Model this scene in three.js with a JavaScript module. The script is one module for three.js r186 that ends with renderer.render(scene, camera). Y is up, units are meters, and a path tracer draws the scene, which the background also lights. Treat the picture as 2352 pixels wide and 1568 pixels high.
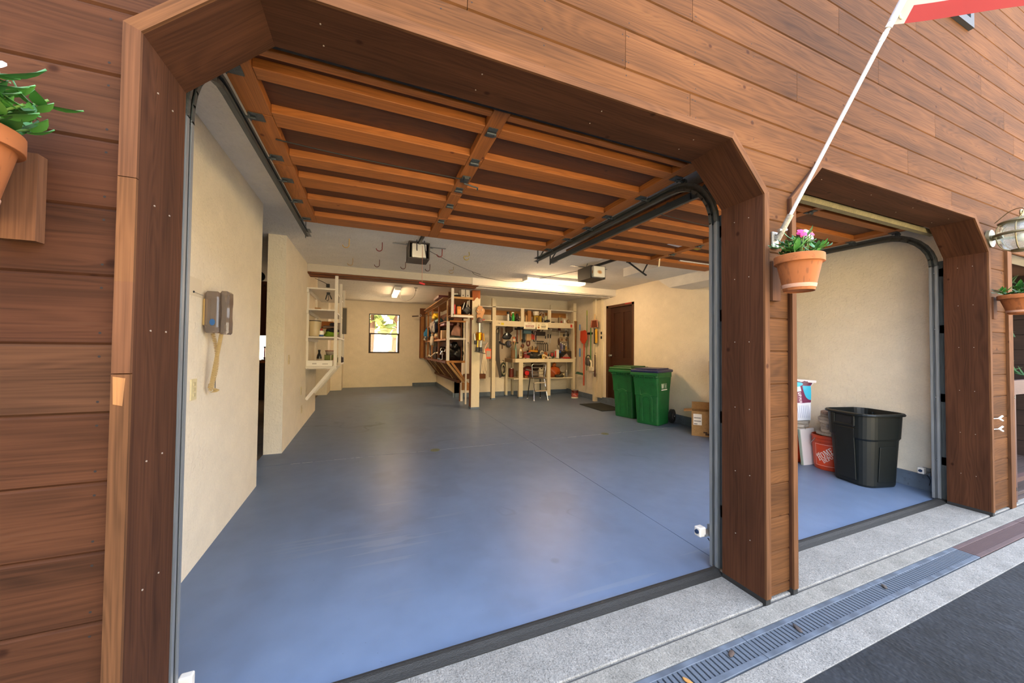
import * as THREE from 'three';
import { mergeGeometries } from 'three/addons/utils/BufferGeometryUtils.js';
import { RoundedBoxGeometry } from 'three/addons/geometries/RoundedBoxGeometry.js';
import { RectAreaLightUniformsLib } from 'three/addons/lights/RectAreaLightUniformsLib.js';

// ---------------------------------------------------------------- camera, sky, sun, exposure
const scene = new THREE.Scene();
const camera = new THREE.PerspectiveCamera(2 * Math.atan(784 / 814.26) * 180 / Math.PI, 2352 / 1568, 0.02, 400);
{
  const yaw = 21.8493 * Math.PI / 180, pitch = 1.2183 * Math.PI / 180, roll = 0.565 * Math.PI / 180;
  camera.position.set(-0.1515, 1.2893, 1.2289);
  camera.rotation.set(pitch, -yaw, roll, 'YXZ');
}
const renderer = new THREE.WebGLRenderer({ antialias: true });
renderer.toneMapping = THREE.LinearToneMapping;
renderer.toneMappingExposure = 3.4;
renderer.shadowMap.enabled = true;
renderer.shadowMap.type = THREE.PCFSoftShadowMap;
RectAreaLightUniformsLib.init();
const SKY_STRENGTH = 2.2;
{
  // clear sky: pale at the horizon, blue overhead, the same all round
  const W = 64, H = 64, d = new Float32Array(W * H * 4);
  for (let j = 0; j < H; j++) {
    const el = Math.max(0, Math.sin(((j + .5) / H - .5) * Math.PI)), k = Math.pow(el, .5);
    const c = [1.02 + (0.60 - 1.02) * k, 1.03 + (0.75 - 1.03) * k, 1.03 + (1.05 - 1.03) * k];
    for (let i = 0; i < W; i++) { const o = (j * W + i) * 4; d[o] = c[0]; d[o + 1] = c[1]; d[o + 2] = c[2]; d[o + 3] = 1; }
  }
  const t = new THREE.DataTexture(d, W, H, THREE.RGBAFormat, THREE.FloatType);
  t.mapping = THREE.EquirectangularReflectionMapping; t.magFilter = THREE.LinearFilter; t.needsUpdate = true;
  scene.background = t; scene.environment = t;
  scene.backgroundIntensity = SKY_STRENGTH; scene.environmentIntensity = SKY_STRENGTH;
}
// the sun stands behind the house: the front and the apron lie in its shade, the yard behind is lit
const sun = new THREE.DirectionalLight(0xffefd6, 14.0);
sun.position.set(-6, 22, -12); sun.target.position.set(0, 0, -4);
sun.castShadow = true; sun.shadow.mapSize.set(2048, 2048);
Object.assign(sun.shadow.camera, { left: -25, right: 25, top: 25, bottom: -25, near: 1, far: 80 });
scene.add(sun, sun.target);

// ---------------------------------------------------------------- helpers
function RNG(a) { return () => { a |= 0; a = a + 0x6D2B79F5 | 0; let t = Math.imul(a ^ a >>> 15, 1 | a); t = t + Math.imul(t ^ t >>> 7, 61 | t) ^ t; return ((t ^ t >>> 14) >>> 0) / 4294967296; }; }
const rnd = RNG(7), rr = (a, b) => a + (b - a) * rnd();
const fy = (z) => z < -.3 ? .0213 * (-z - .3) : 0;       // the garage floor rises gently to the back
const used = {};
function numbered(n) { if (!(n in used)) { used[n] = 0; return n; } return n + '_' + String(++used[n]).padStart(3, '0'); }
function tag(o, label, category, group, kind) {
  if (label) o.userData.label = label; if (category) o.userData.category = category;
  if (group) o.userData.group = group; if (kind) o.userData.kind = kind; return o;
}
function thing(name, label, category, pos = [0, 0, 0], turn = 0, group) {
  const g = new THREE.Group(); g.name = numbered(name); g.position.set(...pos); g.rotation.y = turn; scene.add(g);
  return tag(g, label, category, group);
}
function struct(name, label, category) { const g = new THREE.Group(); g.name = numbered(name); scene.add(g); return tag(g, label, category, null, 'structure'); }
function part(name, geo, mat, parent, pos, rot) {
  const m = new THREE.Mesh(Array.isArray(geo) ? join(geo) : geo, mat); m.name = name; m.castShadow = m.receiveShadow = true;
  if (pos) m.position.set(...pos); if (rot) m.rotation.set(...rot); parent.add(m); return m;
}
function solo(name, label, category, geo, mat, pos, rot, group) {
  const m = part(numbered(name), geo, mat, scene, pos, rot); return tag(m, label, category, group);
}
function join(list) { return list.length === 1 ? list[0] : mergeGeometries(list.map((g) => { const n = g.index ? g.toNonIndexed() : g; for (const k of Object.keys(n.attributes)) if (!['position', 'normal', 'uv'].includes(k)) n.deleteAttribute(k); return n; })); }
// uv in metres: u runs with the grain axis
function uvm(geo, grain = 'x', su = 1, sv = 1, ou = 0, ov = 0) {
  const p = geo.attributes.position, n = geo.attributes.normal, uv = new Float32Array(p.count * 2);
  const gi = 'xyz'.indexOf(grain), others = [0, 1, 2].filter((k) => k !== gi);
  for (let i = 0; i < p.count; i++) {
    const P = [p.getX(i), p.getY(i), p.getZ(i)], N = [n.getX(i), n.getY(i), n.getZ(i)].map(Math.abs);
    const big = N[0] >= N[1] && N[0] >= N[2] ? 0 : N[1] >= N[2] ? 1 : 2; let u, v;
    if (big === gi) { u = P[others[0]]; v = P[others[1]]; } else { u = P[gi]; v = P[others.find((k) => k !== big)]; }
    uv[2 * i] = u / su + ou; uv[2 * i + 1] = v / sv + ov;
  }
  geo.setAttribute('uv', new THREE.BufferAttribute(uv, 2)); return geo;
}
const box = (w, h, d, x = 0, y = 0, z = 0) => new THREE.BoxGeometry(w, h, d).translate(x, y, z);
const span = (x0, x1, y0, y1, z0, z1) => box(Math.abs(x1 - x0), Math.abs(y1 - y0), Math.abs(z1 - z0), (x0 + x1) / 2, (y0 + y1) / 2, (z0 + z1) / 2);
const rbox = (w, h, d, r, x = 0, y = 0, z = 0, s = 2) => new RoundedBoxGeometry(w, h, d, s, r).translate(x, y, z);
const cyl = (r0, r1, h, x = 0, y = 0, z = 0, s = 20) => new THREE.CylinderGeometry(r1, r0, h, s).translate(x, y + h / 2, z);
const lathe = (pts, s = 24) => new THREE.LatheGeometry(pts.map((p) => new THREE.Vector2(p[0], p[1])), s);
const V = (a) => new THREE.Vector3(a[0], a[1], a[2]);
const tube = (pts, r, seg = 24, s = 6, closed = false) => new THREE.TubeGeometry(new THREE.CatmullRomCurve3(pts.map(V), closed, 'centripetal'), seg, r, s, closed);
function rod(a, b, r, s = 8) {
  const A = V(a), B = V(b), d = B.clone().sub(A), g = new THREE.CylinderGeometry(r, r, d.length(), s);
  g.applyQuaternion(new THREE.Quaternion().setFromUnitVectors(new THREE.Vector3(0, 1, 0), d.clone().normalize()));
  return g.translate((A.x + B.x) / 2, (A.y + B.y) / 2, (A.z + B.z) / 2);
}
// a straight timber from a to b with the section w (in the direction `side`) by h
function bar(a, b, w, h, side = [0, 0, 1]) {
  const A = V(a), B = V(b), Z = B.clone().sub(A), L = Z.length(); Z.normalize();
  const X = V(side).addScaledVector(Z, -V(side).dot(Z)).normalize(), Y = new THREE.Vector3().crossVectors(Z, X);
  const g = new THREE.BoxGeometry(w, h, L); g.applyMatrix4(new THREE.Matrix4().makeBasis(X, Y, Z));
  return g.translate((A.x + B.x) / 2, (A.y + B.y) / 2, (A.z + B.z) / 2);
}
// a flat outline (list of [x, y]) given thickness d along z, from z = 0
function slab(pts, d, bevel = 0) {
  const s = new THREE.Shape(pts.map((p) => new THREE.Vector2(p[0], p[1])));
  return new THREE.ExtrudeGeometry(s, { depth: d, bevelEnabled: bevel > 0, bevelSize: bevel, bevelThickness: bevel, bevelSegments: 1, curveSegments: 8 });
}
// a soft crumpled lump for bags and cloth
function lump(w, h, d, seed = 1, rough = .18, seg = 18) {
  const g = new THREE.SphereGeometry(.5, seg, Math.round(seg * .7)), p = g.attributes.position, f = (a, b, c) => Math.sin(a * 5.1 + seed) * Math.cos(b * 4.3 + seed * 1.7) + .6 * Math.sin(c * 9.7 + a * 6 + seed * 2.3) * Math.cos(b * 11 + seed);
  for (let i = 0; i < p.count; i++) {
    let x = p.getX(i), y = p.getY(i), z = p.getZ(i); const k = 1 + rough * f(x * 2, y * 2, z * 2);
    y = Math.max(y * k, -.42) ; p.setXYZ(i, x * k * w, (y + .42) * h, z * k * d);
  }
  g.computeVertexNormals(); return g;
}

// ---------------------------------------------------------------- textures
const P2 = new Uint8Array(512); { const r = RNG(99); const a = [...Array(256).keys()]; for (let i = 255; i > 0; i--) { const j = Math.floor(r() * (i + 1));[a[i], a[j]] = [a[j], a[i]]; } for (let i = 0; i < 512; i++) P2[i] = a[i & 255]; }
function vn(x, y, px, py) {   // value noise that repeats every px, py cells
  const xi = Math.floor(x), yi = Math.floor(y), a = x - xi, b = y - yi, s = a * a * (3 - 2 * a), t = b * b * (3 - 2 * b);
  const m = (v, p) => ((v % p) + p) % p, h = (i, j) => P2[(P2[m(i, px) & 255] + m(j, py)) & 255] / 255;
  const A = h(xi, yi), B = h(xi + 1, yi), C = h(xi, yi + 1), D = h(xi + 1, yi + 1);
  return A + (B - A) * s + (C - A) * t + (A - B - C + D) * s * t;
}
function fbm(u, v, fx, fyy, oct = 4) { let s = 0, a = .5, n = 0; for (let i = 0; i < oct; i++) { s += a * vn(u * fx + i * 13, v * fyy + i * 7, fx, fyy); n += a; a *= .5; fx *= 2; fyy *= 2; } return s / n; }
function tex(w, h, fn, srgb = true) {
  const d = new Uint8Array(w * h * 4);
  for (let j = 0; j < h; j++) for (let i = 0; i < w; i++) {
    const c = fn((i + .5) / w, (j + .5) / h), o = (j * w + i) * 4;
    if (typeof c === 'number') d[o] = d[o + 1] = d[o + 2] = Math.max(0, Math.min(255, c * 255)); else { d[o] = Math.max(0, Math.min(255, c[0])); d[o + 1] = Math.max(0, Math.min(255, c[1])); d[o + 2] = Math.max(0, Math.min(255, c[2])); }
    d[o + 3] = 255;
  }
  const t = new THREE.DataTexture(d, w, h); t.wrapS = t.wrapT = THREE.RepeatWrapping; t.magFilter = THREE.LinearFilter; t.minFilter = THREE.LinearMipmapLinearFilter; t.generateMipmaps = true;
  if (srgb) t.colorSpace = THREE.SRGBColorSpace; t.needsUpdate = true; return t;
}
const mix = (a, b, t) => a.map((v, i) => v + (b[i] - v) * t), cl = (x) => Math.max(0, Math.min(1, x)), ss = (a, b, x) => { const t = cl((x - a) / (b - a)); return t * t * (3 - 2 * t); };
// long grain, u along the board; one repeat is 3 m by 1 m
const knots = []; { const r = RNG(31); for (let i = 0; i < 9; i++) knots.push([r(), r(), .003 + r() * .004]); }
const grain = (u, v) => {
  let w = 0, kn = 0;
  for (const [ku, kv, kr] of knots) { let dx = Math.abs(u - ku), dy = Math.abs(v - kv); if (dx > .5) dx = 1 - dx; if (dy > .5) dy = 1 - dy; const X = dx * 3, Y = dy, q = X * X / (kr * kr * 60) + Y * Y / (kr * kr * 9); w += (v > kv ? 1 : -1) * .012 * Math.exp(-q); const e = (X * X + Y * Y * 1.6) / (kr * kr * 4); kn = Math.max(kn, Math.exp(-e * e)); }
  const vv = v + w + .018 * (fbm(u, v, 4, 6, 2) - .5);
  const rings = .5 + .5 * Math.sin((vv * 46 + 11 * fbm(u, v, 4, 9, 3)) * 6.283), fine = fbm(u, vv, 6, 256, 3), pore = fbm(u, v, 24, 512, 2), blot = fbm(u, v, 6, 12, 3);
  return { rings, fine, pore, blot, kn };
};
const T = {};
{
  const N = [1024, 1024], G = new Float32Array(N[0] * N[1] * 5);
  for (let j = 0; j < N[1]; j++) for (let i = 0; i < N[0]; i++) { const g = grain((i + .5) / N[0], (j + .5) / N[1]), o = (j * N[0] + i) * 5; G[o] = g.rings; G[o + 1] = g.fine; G[o + 2] = g.pore; G[o + 3] = g.blot; G[o + 4] = g.kn; }
  const at = (u, v) => { const o = (Math.floor(v * N[1]) * N[0] + Math.floor(u * N[0])) * 5; return G.subarray(o, o + 5); };
  T.siding = tex(...N, (u, v) => { const [r, f, p, b, k] = at(u, v); const l = .84 + .08 * r * f * 2 - .26 * (f - .45) - .12 * (p - .5) + .32 * (b - .5); return mix([256 * l, 250 * l, 244 * l], [110, 84, 72], .6 * k); });
  T.sidingBump = tex(...N, (u, v) => { const [r, f, p, b, k] = at(u, v); return .45 + .2 * r * f - .3 * (f - .5) - .15 * (p - .5) - .1 * k; }, false);
  T.lumber = tex(...N, (u, v) => { const [r, f, p, b, k] = at(u, v); const l = .86 + .08 * r - .2 * (f - .5) - .1 * (p - .5) + .14 * (b - .5); return mix([236 * l, 228 * l, 216 * l], [120, 84, 60], .8 * k); });
}
T.plaster = tex(512, 512, (u, v) => .5 + .5 * (fbm(u, v, 96, 96, 3) - .5) + .35 * ss(.55, .75, fbm(u, v, 48, 48, 2)), false);
T.plasterColor = tex(512, 512, (u, v) => { const l = 240 + 16 * (fbm(u, v, 8, 8, 4) - .5) + 10 * (fbm(u, v, 120, 120, 2) - .5); return [l, l, l]; });
T.concrete = tex(1024, 1024, (u, v) => { const a = fbm(u, v, 160, 160, 2), b = fbm(u, v, 7, 7, 4), s = ss(.60, .72, fbm(u + .3, v, 200, 200, 2)), q = ss(.60, .72, fbm(u, v + .4, 180, 180, 2)); const l = 200 + 40 * (b - .5) + 44 * (a - .5) - 38 * s + 24 * q; return [l * 1.0, l * .99, l * .965]; });
T.concreteBump = tex(512, 512, (u, v) => fbm(u, v, 128, 128, 3), false);
T.asphalt = tex(1024, 1024, (u, v) => { const a = fbm(u, v, 120, 120, 3), b = fbm(u, v, 6, 6, 5), s = ss(.62, .74, fbm(u + .3, v, 150, 150, 2)), d = ss(.5, .75, fbm(u, v, 24, 24, 4)); const l = 120 + 110 * (b - .5) + 50 * (a - .5) + 40 * s - 36 * d; return [l * .98, l, l * 1.03]; });
T.galv = tex(256, 256, (u, v) => { const a = fbm(u, v, 20, 20, 3), l = 190 + 90 * (a - .5); return [l, l, l * 1.01]; });
T.dirt = tex(512, 512, (u, v) => { const l = 225 + 50 * (fbm(u, v, 10, 10, 5) - .5) - 30 * ss(.62, .8, fbm(u, v + .5, 40, 40, 3)); return [l, l, l * .98]; });
T.cloth = tex(256, 256, (u, v) => .5 + .4 * Math.sin(u * 6.283 * 60) * Math.sin(v * 6.283 * 60) + .2 * (fbm(u, v, 20, 20, 3) - .5), false);
function canvasTex(w, h, draw) { const c = document.createElement('canvas'); c.width = w; c.height = h; const x = c.getContext('2d'); draw(x, w, h); const t = new THREE.CanvasTexture(c); t.colorSpace = THREE.SRGBColorSpace; t.anisotropy = 8; return t; }

// ---------------------------------------------------------------- materials
const mat = (color, roughness = .8, more = {}) => new THREE.MeshStandardMaterial({ color, roughness, ...more });
const rep = (t, sx, sy) => { const c = t.clone(); c.repeat.set(sx, sy); c.needsUpdate = true; return c; };
const M = {};
// stained siding boards, tones vary; left set redder, its shade put into the colour
const woodM = (c, b) => new THREE.MeshPhysicalMaterial({ color: c, roughness: .85, specularIntensity: .3, map: T.siding, bumpMap: T.sidingBump, bumpScale: b });
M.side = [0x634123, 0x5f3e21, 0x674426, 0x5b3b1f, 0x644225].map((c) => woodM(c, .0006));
M.sideRedShaded = [0x4f3221, 0x4b2e1d, 0x533725, 0x462a1b].map((c) => woodM(c, .0007));
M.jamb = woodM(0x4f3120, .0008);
M.jambEdge = woodM(0x6c4a30, .001);  // front edges paler than the faces, the light they face put into the colour
M.jambMid = woodM(0x694731, .001);
M.jambRaw = mat(0xa87440, .75, { map: T.siding, bumpMap: T.sidingBump, bumpScale: .001 });
M.wall = mat(0xf1e4cc, .85, { map: T.plasterColor, bumpMap: T.plaster, bumpScale: .003 });
M.ceil = mat(0xf0e9de, .9, { map: T.plasterColor, bumpMap: T.plaster, bumpScale: .004 });
M.trim = mat(0xe6d6b4, .65, { map: T.plasterColor });
M.trimWhite = mat(0xeee6d8, .6, { map: T.plasterColor });
M.curb = mat(0x6b7a8e, .55, { map: T.dirt });
M.concrete = mat(0x9f9b95, .9, { map: T.concrete, bumpMap: T.concreteBump, bumpScale: .002 });
M.concreteSmooth = mat(0x9d988f, .85, { map: T.concrete, bumpMap: T.concreteBump, bumpScale: .001 });
M.asphalt = mat(0x37393d, .9, { map: T.asphalt, bumpMap: T.concreteBump, bumpScale: .004 });
M.doorPly = mat(0x653818, .7, { map: T.siding });
M.doorRail = mat(0xbe7331, .6, { map: T.lumber });
M.raw = mat(0xc98d4c, .7, { map: T.lumber });
M.rawDark = mat(0x8e5427, .7, { map: T.lumber });
M.rawPale = mat(0xdcae74, .7, { map: T.lumber });
M.brownDoor = mat(0x42210f, .5, { map: T.siding });
M.galv = mat(0xb2b6b6, .42, { metalness: .45, map: T.galv });
M.galvDark = mat(0x6f7472, .5, { metalness: .5, map: T.galv });
M.steel = mat(0xc4c4c2, .3, { metalness: .9 });
M.chrome = mat(0xe6e6e6, .12, { metalness: 1 });
M.brass = mat(0xc79a45, .28, { metalness: 1 });
M.iron = mat(0x3a3633, .5, { metalness: .6 });
M.black = mat(0x17171a, .5);
M.blackMatte = mat(0x141414, .9);
M.rubber = mat(0x24221f, .7, { map: T.dirt, bumpMap: T.concreteBump, bumpScale: .002 });
M.white = mat(0xf0ece4, .5);
M.paper = mat(0xf2eee2, .9);
const kraft = mat(0xb58a58, .9, { map: T.dirt });
const C = (hex, r = .55) => (C.m ??= {})[hex + '_' + r] ??= mat(hex, r);       // plain painted or plastic colours, shared
const metalC = (hex, r = .35) => (C.k ??= {})[hex + '_' + r] ??= mat(hex, r, { metalness: .9 });
// ================================================================ the front wall: stained boards round two chamfered door openings
const XA = -.719, XB = 1.734, XC = 1.991, XD = 4.449, TOP = 2.343, CX = .24, CY = .235, TH = .036, JR = -.22, JF = .024;
const XL = -1.068, XR = 4.74, CEIL = 2.58, ZBACK = -9.4;
const kk = TH * Math.tan(Math.PI / 8);
const DOORS = [[XA, XB], [XC, XD]];
function outerLeft([a], y) { const y0 = TOP - CY + kk, y1 = TOP + TH; return y <= y0 ? a - TH : a - TH + (CX + TH - kk) * Math.min(1, (y - y0) / (y1 - y0)); }
function outerRight([, b], y) { const y0 = TOP - CY + kk, y1 = TOP + TH; return y <= y0 ? b + TH : b + TH - (CX + TH - kk) * Math.min(1, (y - y0) / (y1 - y0)); }
function plankGeo(y0, y1, xl, xr, ou, ov) {
  const g = .006, S = [[y0, -.018], [y0, -.006], [y0 + g, 0]]; const yb = TOP - CY + kk;
  if (yb > y0 + g && yb < y1 - g) S.push([yb, 0]);
  S.push([y1 - g, 0], [y1, -.006], [y1, -.018]);
  const v = []; const q = (a, b, c, d) => v.push(...a, ...b, ...c, ...a, ...c, ...d);
  for (let i = 0; i + 1 < S.length; i++) { const [ya, za] = S[i], [yc, zc] = S[i + 1]; q([xl(ya), ya, za], [xr(ya), ya, za], [xr(yc), yc, zc], [xl(yc), yc, zc]); }
  for (const [f, flip] of [[xl, 1], [xr, 0]]) for (let i = 1; i + 1 < S.length; i++) { const t = [S[0], S[i], S[i + 1]].map(([y, z]) => [f(y), y, z]); if (flip) t.reverse(); v.push(...t.flat()); }
  const geo = new THREE.BufferGeometry(); geo.setAttribute('position', new THREE.Float32BufferAttribute(v, 3)); geo.computeVertexNormals();
  return uvm(geo, 'x', 3, 1, ou, ov);
}
{
  const wall = struct('wall_front', 'stained horizontal board siding of the garage front', 'wall'), nails = [], r = RNG(5);
  const joints = { 0: [1.24, 3.9, 6.2], 1: [.155, .861, 3.26, 5.4], 2: [2.05, 4.6], 3: [1.257, 3.66, 6.0], 4: [.4, 2.9, 5.1], 5: [2.46, 4.9], 6: [1.6, 4.45], 7: [.9, 3.4, 6.1], 8: [2.2, 5.0], 9: [1.3, 4.0], 10: [3, 5.5], 11: [.7, 2.5], 12: [3.6], 13: [1.9, 4.8], 14: [3.1], 15: [1.2, 4.2], 16: [2.7], 17: [.5, 3.9], 18: [2.1] };
  const add = (y0, y1, xl, xr, mats) => part('plank', plankGeo(y0, y1, typeof xl === 'number' ? () => xl : xl, typeof xr === 'number' ? () => xr : xr, r(), r()), mats[Math.floor(r() * mats.length)], wall);
  const nail = (x, y) => { const g = new THREE.CircleGeometry(.0032, 6); nails.push(g.translate(x, y, .0006)); };
  for (let k = -14; k <= 18; k++) {
    const y0 = Math.max(.012, TOP - .003 + .175 * k), y1 = TOP - .003 + .175 * (k + 1); if (y1 < .05) continue;
    if (k < 0) {
      add(y0, y1, -2.6, (y) => outerLeft(DOORS[0], y), M.sideRedShaded);
      add(y0, y1, (y) => outerRight(DOORS[0], y), (y) => outerLeft(DOORS[1], y), M.side);
      add(y0, y1, (y) => outerRight(DOORS[1], y), k === -1 ? 7.5 : 4.842, M.side);
      for (const yy of [y0 + .03, y1 - .03]) { nail(-.79, yy); if (r() < .7) nail(-1.19, yy); if (k > -13) nail(4.80, yy); }
    } else {
      const xs = [-2.6, ...(joints[k] || []), 7.5];
      for (let i = 0; i + 1 < xs.length; i++) {
        const a = xs[i] + (i ? .0012 : 0), b = xs[i + 1] - .0012;
        if (k > 0) add(y0, y1, a, b, M.side);
        else {   // the board right above the openings is notched for the header casings
          const m = M.side[Math.floor(r() * M.side.length)], ou = r(), ov = r(); const cuts = [a, b];
          for (const [p, q] of DOORS) for (const e of [p + CX - kk - .012, q - CX + kk + .012]) if (e > a && e < b) cuts.push(e);
          cuts.sort((p, q) => p - q);
          const pieces = []; for (let j = 0; j + 1 < cuts.length; j++) { const c = (cuts[j] + cuts[j + 1]) / 2, inside = DOORS.some(([p, q]) => c > p + CX - kk - .012 && c < q - CX + kk + .012); pieces.push(plankGeo(inside ? TOP + TH : y0, y1, () => cuts[j], () => cuts[j + 1], ou, ov)); }
          part('plank', pieces, m, wall);
        }
      }
      for (let x = -.75; x < 7.4; x += .405) for (const yy of [y0 + (k ? .03 : .06), y1 - .03]) nail(x + .02 * (r() - .5), yy + .01 * (r() - .5));
      for (const x of joints[k] || []) for (const s of [-1, 1]) for (const yy of [y0 + .03 + (k ? 0 : .03), y1 - .03]) nail(x + s * .016, yy);
    }
  }
  tag(part('nail_heads', join(nails), C(0x1c1410, .9), wall), 'small dark nail heads', null, null, 'stuff');
  const core = [span(-2.6, XA - TH, 0, 2.34, -.2, -.018), span(XB + TH, XC - TH, 0, 2.34, -.2, -.018), span(XD + TH, 4.835, 0, 2.2, -.2, -.018), span(-2.6, 7.5, TOP + TH, 5.6, -.2, -.018)];
  for (const [a, b] of DOORS) for (const s of [0, 1]) {   // triangles behind the corner boards
    const x0 = s ? b + TH : a - TH, sg = s ? -1 : 1; core.push(slab([[x0, TOP - CY + kk], [x0, TOP + TH], [x0 + sg * (CX + TH - kk), TOP + TH]], .18).translate(0, 0, -.2));
  }
  core.push(span(XB + TH, XC - TH, 2.3, TOP + TH, -.2, -.018), span(-2.6, XA - TH, 2.3, TOP + TH, -.2, -.018), span(XD + TH, 7.5, 2.2, TOP + TH, -.2, -.018));
  part('wall_core', uvm(join(core), 'x', 1, 1), M.wall, wall);
}
// casings: two jambs, two corner boards and a header for each opening
DOORS.forEach(([a, b], n) => {
  const g = struct('trim_' + (n + 1), n ? 'dark brown chamfered wooden surround of the right garage opening' : 'dark brown chamfered wooden surround of the left garage opening', 'door surround');
  const I = [[a, 0], [a, TOP - CY], [a + CX, TOP], [b - CX, TOP], [b, TOP - CY], [b, 0]], O = [[a - TH, 0], [a - TH, TOP - CY + kk], [a + CX - kk, TOP + TH], [b - CX + kk, TOP + TH], [b + TH, TOP - CY + kk], [b + TH, 0]];
  const names = ['jamb_board', 'corner_board', 'header_board', 'corner_board', 'jamb_board'];
  for (let i = 0; i < 5; i++) {
    const quad = [I[i], I[i + 1], O[i + 1], O[i]]; if (i === 0 || i === 4) { quad[0] = [quad[0][0], quad[0][1] + .03]; quad[3] = [quad[3][0], quad[3][1] + .03]; if (i === 4) { quad[0] = I[4]; quad[1] = [b, .03]; quad[2] = [b + TH, .03]; quad[3] = O[4]; } }
    const zf = JF - .01, body = slab(quad.reverse(), zf - JR).translate(0, 0, JR);
    // grain along the board
    const dx = I[i + 1][0] - I[i][0], dy = I[i + 1][1] - I[i][1], L = Math.hypot(dx, dy), geoUV = (geo) => { const p = geo.attributes.position, uv = []; for (let k = 0; k < p.count; k++) { const x = p.getX(k), y = p.getY(k), z = p.getZ(k); uv.push((x * dx + y * dy) / L / 3 + i * .37 + n * .21, (z + (x * -dy + y * dx) / L) / 1 + i * .29); } geo.setAttribute('uv', new THREE.Float32BufferAttribute(uv, 2)); return geo; };
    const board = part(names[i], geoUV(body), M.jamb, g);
    if (n === 0 && i === 0) {   // the left jamb's front edge is spliced from several lengths, one of them bare wood
      for (const [p0, p1, m] of [[.03, 1.215, M.jambEdge], [1.218, 1.452, M.jambMid], [1.452, 1.72, M.jambEdge], [1.722, TOP - CY, M.jambMid]]) {
        const top = p1 > 2 ? [[a, TOP - CY], [a - TH, TOP - CY + kk]] : [[a, p1], [a - TH, p1]];
        part('edge_strip', geoUV(slab([[a - TH, p0], [a, p0], ...top], .01).translate(0, 0, zf)), m, board);
      }
      part('bare_patch', geoUV(slab([[a - TH + .006, 1.14], [a - .012, 1.135], [a - .008, 1.205], [a - TH + .004, 1.21]], .0012).translate(0, 0, JF)), M.jambRaw, board);
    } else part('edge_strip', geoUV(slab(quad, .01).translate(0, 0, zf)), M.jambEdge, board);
  }
  // the dark concrete sill under each jamb
  for (const x of [a - TH / 2, b + TH / 2]) part('jamb_foot', span(x - TH / 2, x + TH / 2, -.01, .03, JR, JF - .004), M.rubber, g);
  // pale nail heads in pairs on the jambs and header
  const nh = [], q = (x, y, z, nx) => { const c = new THREE.CylinderGeometry(.0026, .0026, .002, 8); if (nx) c.rotateZ(Math.PI / 2); nh.push(c.translate(x, y, z)); };
  for (const y of [.28, .62, .97, 1.33, 1.68, 2.0]) for (const z of [-.06, -.14]) { q(a + .001, y, z, 1); q(b - .001, y + .01, z, 1); } for (let x = a + .4; x < b - .3; x += .55) for (const z of [-.06, -.15]) q(x, TOP - .001, z, 0);
  tag(part('nail_heads', join(nh), C(0x8f8072, .7), g), 'pale nail heads', null, null, 'stuff');
});
{
  // narrow corner boards beside the right opening and at the house corner
  const g = struct('trim_3', 'narrow vertical corner board at the right end of the siding', 'corner board');
  part('corner_board', uvm(span(4.842, 4.93, 0, 2.165, -.06, .018), 'y', 3, 1, .2, .3), M.jambEdge, g);
}
{ // upper window whose lower corner shows below the flag
  const w = struct('window_1', 'upstairs window with a dark frame above the right garage opening', 'window');
  part('window_frame', [span(3.2, 4.24, 3.86, 3.92, .001, .03), span(3.2, 4.24, 4.9, 4.96, .001, .03), span(3.2, 3.26, 3.92, 4.9, .001, .03), span(4.18, 4.24, 3.92, 4.9, .001, .03)], C(0x2c2d30, .6), w);
  part('pane', span(3.26, 4.18, 3.92, 4.9, .002, .01), new THREE.MeshPhysicalMaterial({ color: 0x20262c, roughness: .05 }), w);
}

// ================================================================ ground outside
{
  const d = struct('driveway', 'dark weathered asphalt driveway in front of the garage', 'driveway');
  part('asphalt', uvm(span(-30, 40, -.25, -.004, .345, 3.4), 'x', 1.6, 1.6), M.asphalt, d);
  const a = struct('apron', 'pale exposed aggregate concrete apron in front of the doors', 'apron');
  const kerb = (z0, z1, y, m, n) => part(n, uvm(new RoundedBoxGeometry(12, .2, z1 - z0, 1, .006).translate(2.2, y - .1, (z0 + z1) / 2), 'x', .7, .7, z0, z0 * 3), m, a);
  kerb(-.3, .005, .004, M.concrete, 'apron_slab'); kerb(.013, .104, 0, M.concreteSmooth, 'kerb_strip'); kerb(.229, .345, -.002, M.concrete, 'kerb_strip');
  part('joint_filler', span(-3.8, 8.2, -.2, -.008, .003, .016), C(0x4a4642, .9), a);
  part('channel_bed', [span(-3.8, 8.2, -.25, -.06, .1, .232)], C(0x23211f, .9), a);
}
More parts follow.
